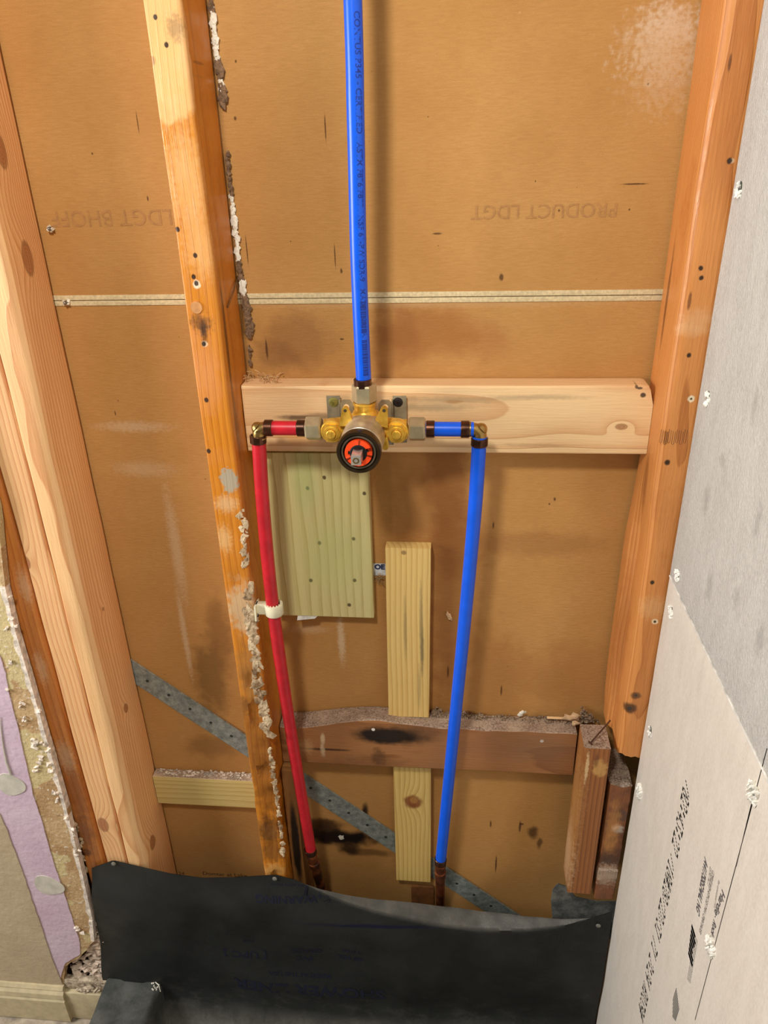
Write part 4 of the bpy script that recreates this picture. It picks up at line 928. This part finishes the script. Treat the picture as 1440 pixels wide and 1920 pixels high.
# ================================================================== SHOWER LINER
top = [(172, 1628), (190, 1621), (213, 1613), (250, 1622), (320, 1638), (380, 1646), (440, 1645), (517, 1640), (555, 1650), (600, 1672), (650, 1692), (700, 1708), (760, 1722), (820, 1735), (900, 1745), (980, 1745), (1050, 1737), (1100, 1724), (1150, 1708)]
LY = -.0935
tp = [at(*p, LY) for p in top]
def topz_(x):
    if x <= tp[0].x: return tp[0].z
    for a, b in zip(tp, tp[1:]):
        if a.x <= x <= b.x: t = (x-a.x)/(b.x-a.x); return a.z+(b.z-a.z)*t
    return tp[-1].z
xL, xR = tp[0].x, .2695
CT = at(250, 1833, LY).z            # curb top
def lip(x):
    t = (x+.245)/(.235+.245)
    return 0 if t <= 0 or t >= 1 else .024*math.sin(math.pi*t**1.15)
bm = bmesh.new(); NX, NV = 150, 56; grid = []
FZ = .028
for i in range(NX+1):
    x = xL+(xR-xL)*i/NX; zt_ = topz_(x); colv = []; l = lip(x)
    for k in range(4):        # lip leaning back to the wall
        f = 1-k/4; colv.append(V(x, LY+.010*0+l*1.15*f, zt_+l*.55*f+.0005*f))
    R0 = .085
    for k in range(NV):
        s = k/(NV-1); tot = (zt_-FZ-R0)+R0*math.pi/2+.7; dist_ = s*s*.45*tot+s*.55*tot
        if dist_ < zt_-FZ-R0: y, z = LY, zt_-dist_
        elif dist_ < zt_-FZ-R0+R0*math.pi/2: a = (dist_-(zt_-FZ-R0))/R0; y, z = LY-R0*(1-math.cos(a)), FZ+R0-R0*math.sin(a)
        else: y, z = LY-R0-(dist_-(zt_-FZ-R0)-R0*math.pi/2), FZ
        drop = zt_-z
        y -= .010*min(1, drop/.06)*(noise.noise(V(x*5, 0, z*7))+.5)*(1 if z > .12 else .6) + .004*min(1, drop/.04)*noise.noise(V(x*16, 3, z*12))
        if z <= FZ+.02: z += .006*noise.noise(V(x*6, y*6, 1))+.003
        # curb side: on the left the sheet stays behind / climbs the curb
        fl = max(0, 1-(x-xL)/.16)**1.3; x2 = x-.040*min(1.2, drop/.31)*fl
        colv.append(V(x2, y, z))
    grid.append([bm.verts.new(v) for v in colv])
for a, b in zip(grid, grid[1:]):
    for k in range(len(a)-1): bm.faces.new((a[k], b[k], b[k+1], a[k+1]))
bmesh.ops.solidify(bm, geom=bm.faces[:], thickness=.0011)
n = NT('black_pvc_membrane')
c = n.mix(n.rng(n.noise(8, det=4), .4, .65), lin((52, 54, 52)), lin((66, 68, 66)))
dk = n.rng(n.noise(45, det=5, rough=.7, st=(.6, 1, 1)), .5, .72, 0, .4)
zpos = n.sep(n.P)[2]
low_ = n.rng(zpos, .16, .05, 0, 1)
c = n.mix(n.ma('MULTIPLY', dk, n.ma('ADD', n.ma('MULTIPLY', low_, .9), .12)), c, lin((132, 128, 120)))   # settled dust towards the pan
_g = n.t.nodes.new('ShaderNodeNewGeometry'); c = n.mix(n.rng(n.sep(_g.outputs['Normal'])[2], .35, .8, 0, n.rng(n.noise(40, det=4), .3, .7, .35, .8)), c, n.mix(n.noise(500, det=3), lin((158, 154, 142)), lin((128, 125, 117))))
c = spots_apply(n, c, [(at(700, 1735, LY-.004), (.10, .5, .0035), (28, 30, 74), .7, .5, .5, 20)])
M_lin = n.done(c, n.rng(n.noise(30, det=4), .35, .65, .38, .55), n.noise(260, det=3), .0004)
liner = link('shower_liner', mk(bm), M_lin, label='black waterproof shower liner sheet tacked across the foot of the wall', cat='shower liner', sharp=60)
# folded corner behind the sheet
cp_ = [(1036, 1725), (1033, 1690), (1036, 1668), (1046, 1657), (1062, 1662), (1080, 1682), (1120, 1690), (1156, 1690), (1156, 1760), (1036, 1760)]
ff = []; bm = bmesh.new()
pts = [at(*p, -.088) for p in cp_]
prism(bm, [V(p.x, -.055+.0*(p.x), p.z) if False else at(*q, -.060) for p, q in zip(pts, cp_)], Y, .0012)
n = NT('dusty_black_pvc'); M_linb = n.done(n.mix(n.rng(n.noise(60, det=5, rough=.7), .38, .6), lin((112, 112, 106)), lin((72, 74, 72))), .7, n.noise(200), .0005)
link('folded_corner', mk(bm), M_linb, liner, 'dusty grey folded corner flap')
# curb wrapped in membrane
bm = bmesh.new(); cx0, cx1 = at(204, 1838, LY).x, at(302, 1833, LY).x
NXc, NYc = 14, 26; g = []
prof = [(cx0-.003, .002), (cx0-.002, CT-.02), (cx0, CT-.006), (cx0+.006, CT)] + [(cx0+.006+(cx1-cx0-.016)*k/6, CT) for k in range(1, 7)] + [(cx1-.003, CT-.003), (cx1, CT-.012), (cx1+.004, CT-.05), (cx1+.010, FZ+.02), (cx1+.03, FZ+.002), (cx1+.08, FZ)]
for j in range(NYc+1):
    y = LY-.003-j/NYc*.9; row = []
    for (x, z) in prof:
        p = V(x, y, z); p = p+V(.003*noise.noise(p*14), 0, .0035*noise.noise(p*13+X*3))*(1 if j else .4); row.append(bm.verts.new(p))
    g.append(row)
for a, b in zip(g, g[1:]):
    for k in range(len(a)-1): bm.faces.new((a[k], a[k+1], b[k+1], b[k]))
bmesh.ops.solidify(bm, geom=bm.faces[:], thickness=.0012)
n = NT('scuffed_black_pvc'); c = n.mix(n.rng(n.noise(22, det=5, rough=.7), .42, .66), lin((88, 91, 87)), lin((124, 125, 119))); c = n.mix(n.rng(n.noise(70, det=6, rough=.75), .62, .74, 0, .8), c, lin((150, 144, 132)))
M_curb = n.done(c, .5, n.noise(60, det=5), .0015)
curb = link('curb_cover', mk(bm), M_curb, label='black membrane folded over the low shower curb at the lower left', cat='curb', sharp=50)
bm = bmesh.new(); random.seed(2)
for i in range(12):
    p = V(cx1-.004+random.uniform(-.012, .002), LY-.008-random.uniform(0, .012), CT+.001); blob(bm, p, (.0018, .0018, .0012), .4)
tube(bm, [V(cx1-.010, LY-.006, CT+.0015), V(cx1-.002, LY-.010, CT), V(cx1+.002, LY-.016, CT-.010)], .0010, 6)
link('sealant_beads', mk(bm), M_chipw, curb, 'white sealant crumbs at the curb corner')
# tacks
M_tack = flat('galvanised_tack', (160, 160, 150), .4, .5)
for px, py, lab in ((213, 1620, 'round tack head at the left upper corner of the black liner'), (515, 1648, 'round tack head holding the black liner to the middle stud'), (1122, 1736, 'pale tack head at the right end of the black liner')):
    p = at(px, py, LY-.003); bm = bmesh.new(); lathe(bm, p, Y, [(-.0018, .0), (-.0016, .0022), (-.0006, .0040), (.0006, .0042), (.003, .001)], 16); link('liner_tack', mk(bm), M_tack, label=lab, cat='tack')
# print on liner, upside down
M_lp = flat('blue_black_print', (20, 24, 48), .6, var=.02)
def ltext(s, px, py, size, bold=0):
    o = at(px, py, LY)
    me = text(s, size, V(0, 0, 0), -X, -Z, M_lp, None, bold=bold)
    return me
from mathutils.bvhtree import BVHTree
dl = liner.data; wv = [v.co+liner.location for v in dl.vertices]; bvh = BVHTree.FromPolygons(wv, [list(p.vertices) for p in dl.polygons])
def linerprint(s, px, py, size, bold=0, sh=1.0):
    """print lying on the sheet: every letter point is dropped onto the surface"""
    o = at(px, py, LY-.005)
    def f(u, v):
        q = V(o.x-u*sh, -.6, o.z-v); h = bvh.ray_cast(q, Y)[0]
        return (h-Y*.0006) if h else V(q.x, LY-.02, q.z)
    text(s, size, None, X, Z, M_lp, liner, fn=f, bold=bold)
linerprint('WARNING', 594, 1683, .022, .0004); linerprint('/\\ !', 622, 1678, .022, .0003)
linerprint('CONFORMS TO ASTM D4551', 620, 1665, .008)
linerprint('SHOWER LINER', 722, 1857, .040, .0012)
linerprint('MADE IN THE USA', 620, 1829, .014, .0003)
linerprint('PVC', 585, 1797, .017, .0004); linerprint('GRADE', 604, 1783, .017, .0004); linerprint('40 MIL', 680, 1797, .017, .0003); linerprint('1.0 M', 676, 1783, .014, .0003)
linerprint('[ UPC ]', 500, 1788, .026, .0002); linerprint('NSF', 475, 1763, .012, .0002)

# ================================================================== FASTENERS
M_bscr = flat('green_grey_screw', (66, 82, 74), .4, .5); M_burr = flat('torn_board_fibre', (255, 252, 242), .9, bs=300, var=.06)
random.seed(31)
for px, py, lab in [(1388, 350, 'topmost screw in torn white board beside the right stud'), (1328, 742, 'screw in the cement board level with the pine board'), (1272, 1075, 'screw in the cement board just above the joint line'),
                    (1259, 1143, 'screw in the cement board just below the joint line'), (1220, 1368, 'screw at the board edge beside the broken stud end'), (1201, 1483, 'screw with a ragged white burr at the board edge beside the rotten stump'),
                    (1415, 1487, 'upper screw with a white burr on the pencil line'), (1335, 1775, 'lower screw with a white burr on the pencil line')]:
    p = atx(px, py, BX); t = empty('board_screw', p, lab, 'screw')
    big = px > 1330 and py > 1400 or py == 1483
    bm = bmesh.new(); lathe(bm, p-X*.0006, X, [(.0004, .0), (.0009, .0014), (0, .0030), (.0002, .0050), (.0012, .0054)], 18); link('screw_head', mk(bm), M_bscr, t)
    bm = bmesh.new()
    for i in range(38 if big else 18):
        a = random.uniform(0, 6.28); rr = random.uniform(.0052, .0100 if big else .0072)
        q = p+V(-.0008, math.cos(a)*rr, math.sin(a)*rr-(.003 if not big else 0)); blob(bm, q, (.0034 if big else .0020, .0016, .0036 if big else .0026), .8)
    link('torn_fibre_burr', mk(bm), M_burr, t)
for px, py, lab in ((98, 428, 'upper screw tip poking through the back wall near the doubled stud'), (127, 566, 'screw tip poking through the joint of the back wall near the doubled stud')):
    p = at(px, py, 0); t = empty('screw_tip', p, lab, 'screw')
    bm = bmesh.new(); lathe(bm, p, -Y, [(0, .0022), (.004, .0020), (.005, .0024), (.007, .0016), (.008, .0020), (.012, .0)], 12); link('threaded_tip', mk(bm), flat('zinc_steel', (150, 146, 138), .35, .8), t)
    bm = bmesh.new()
    for i in range(16): a = random.uniform(0, 6.28); blob(bm, p+V(math.cos(a)*.003, -random.uniform(0, .006), math.sin(a)*.003), (.0016, .002, .0014), .7)
    link('gypsum_burr', mk(bm), M_white, t)
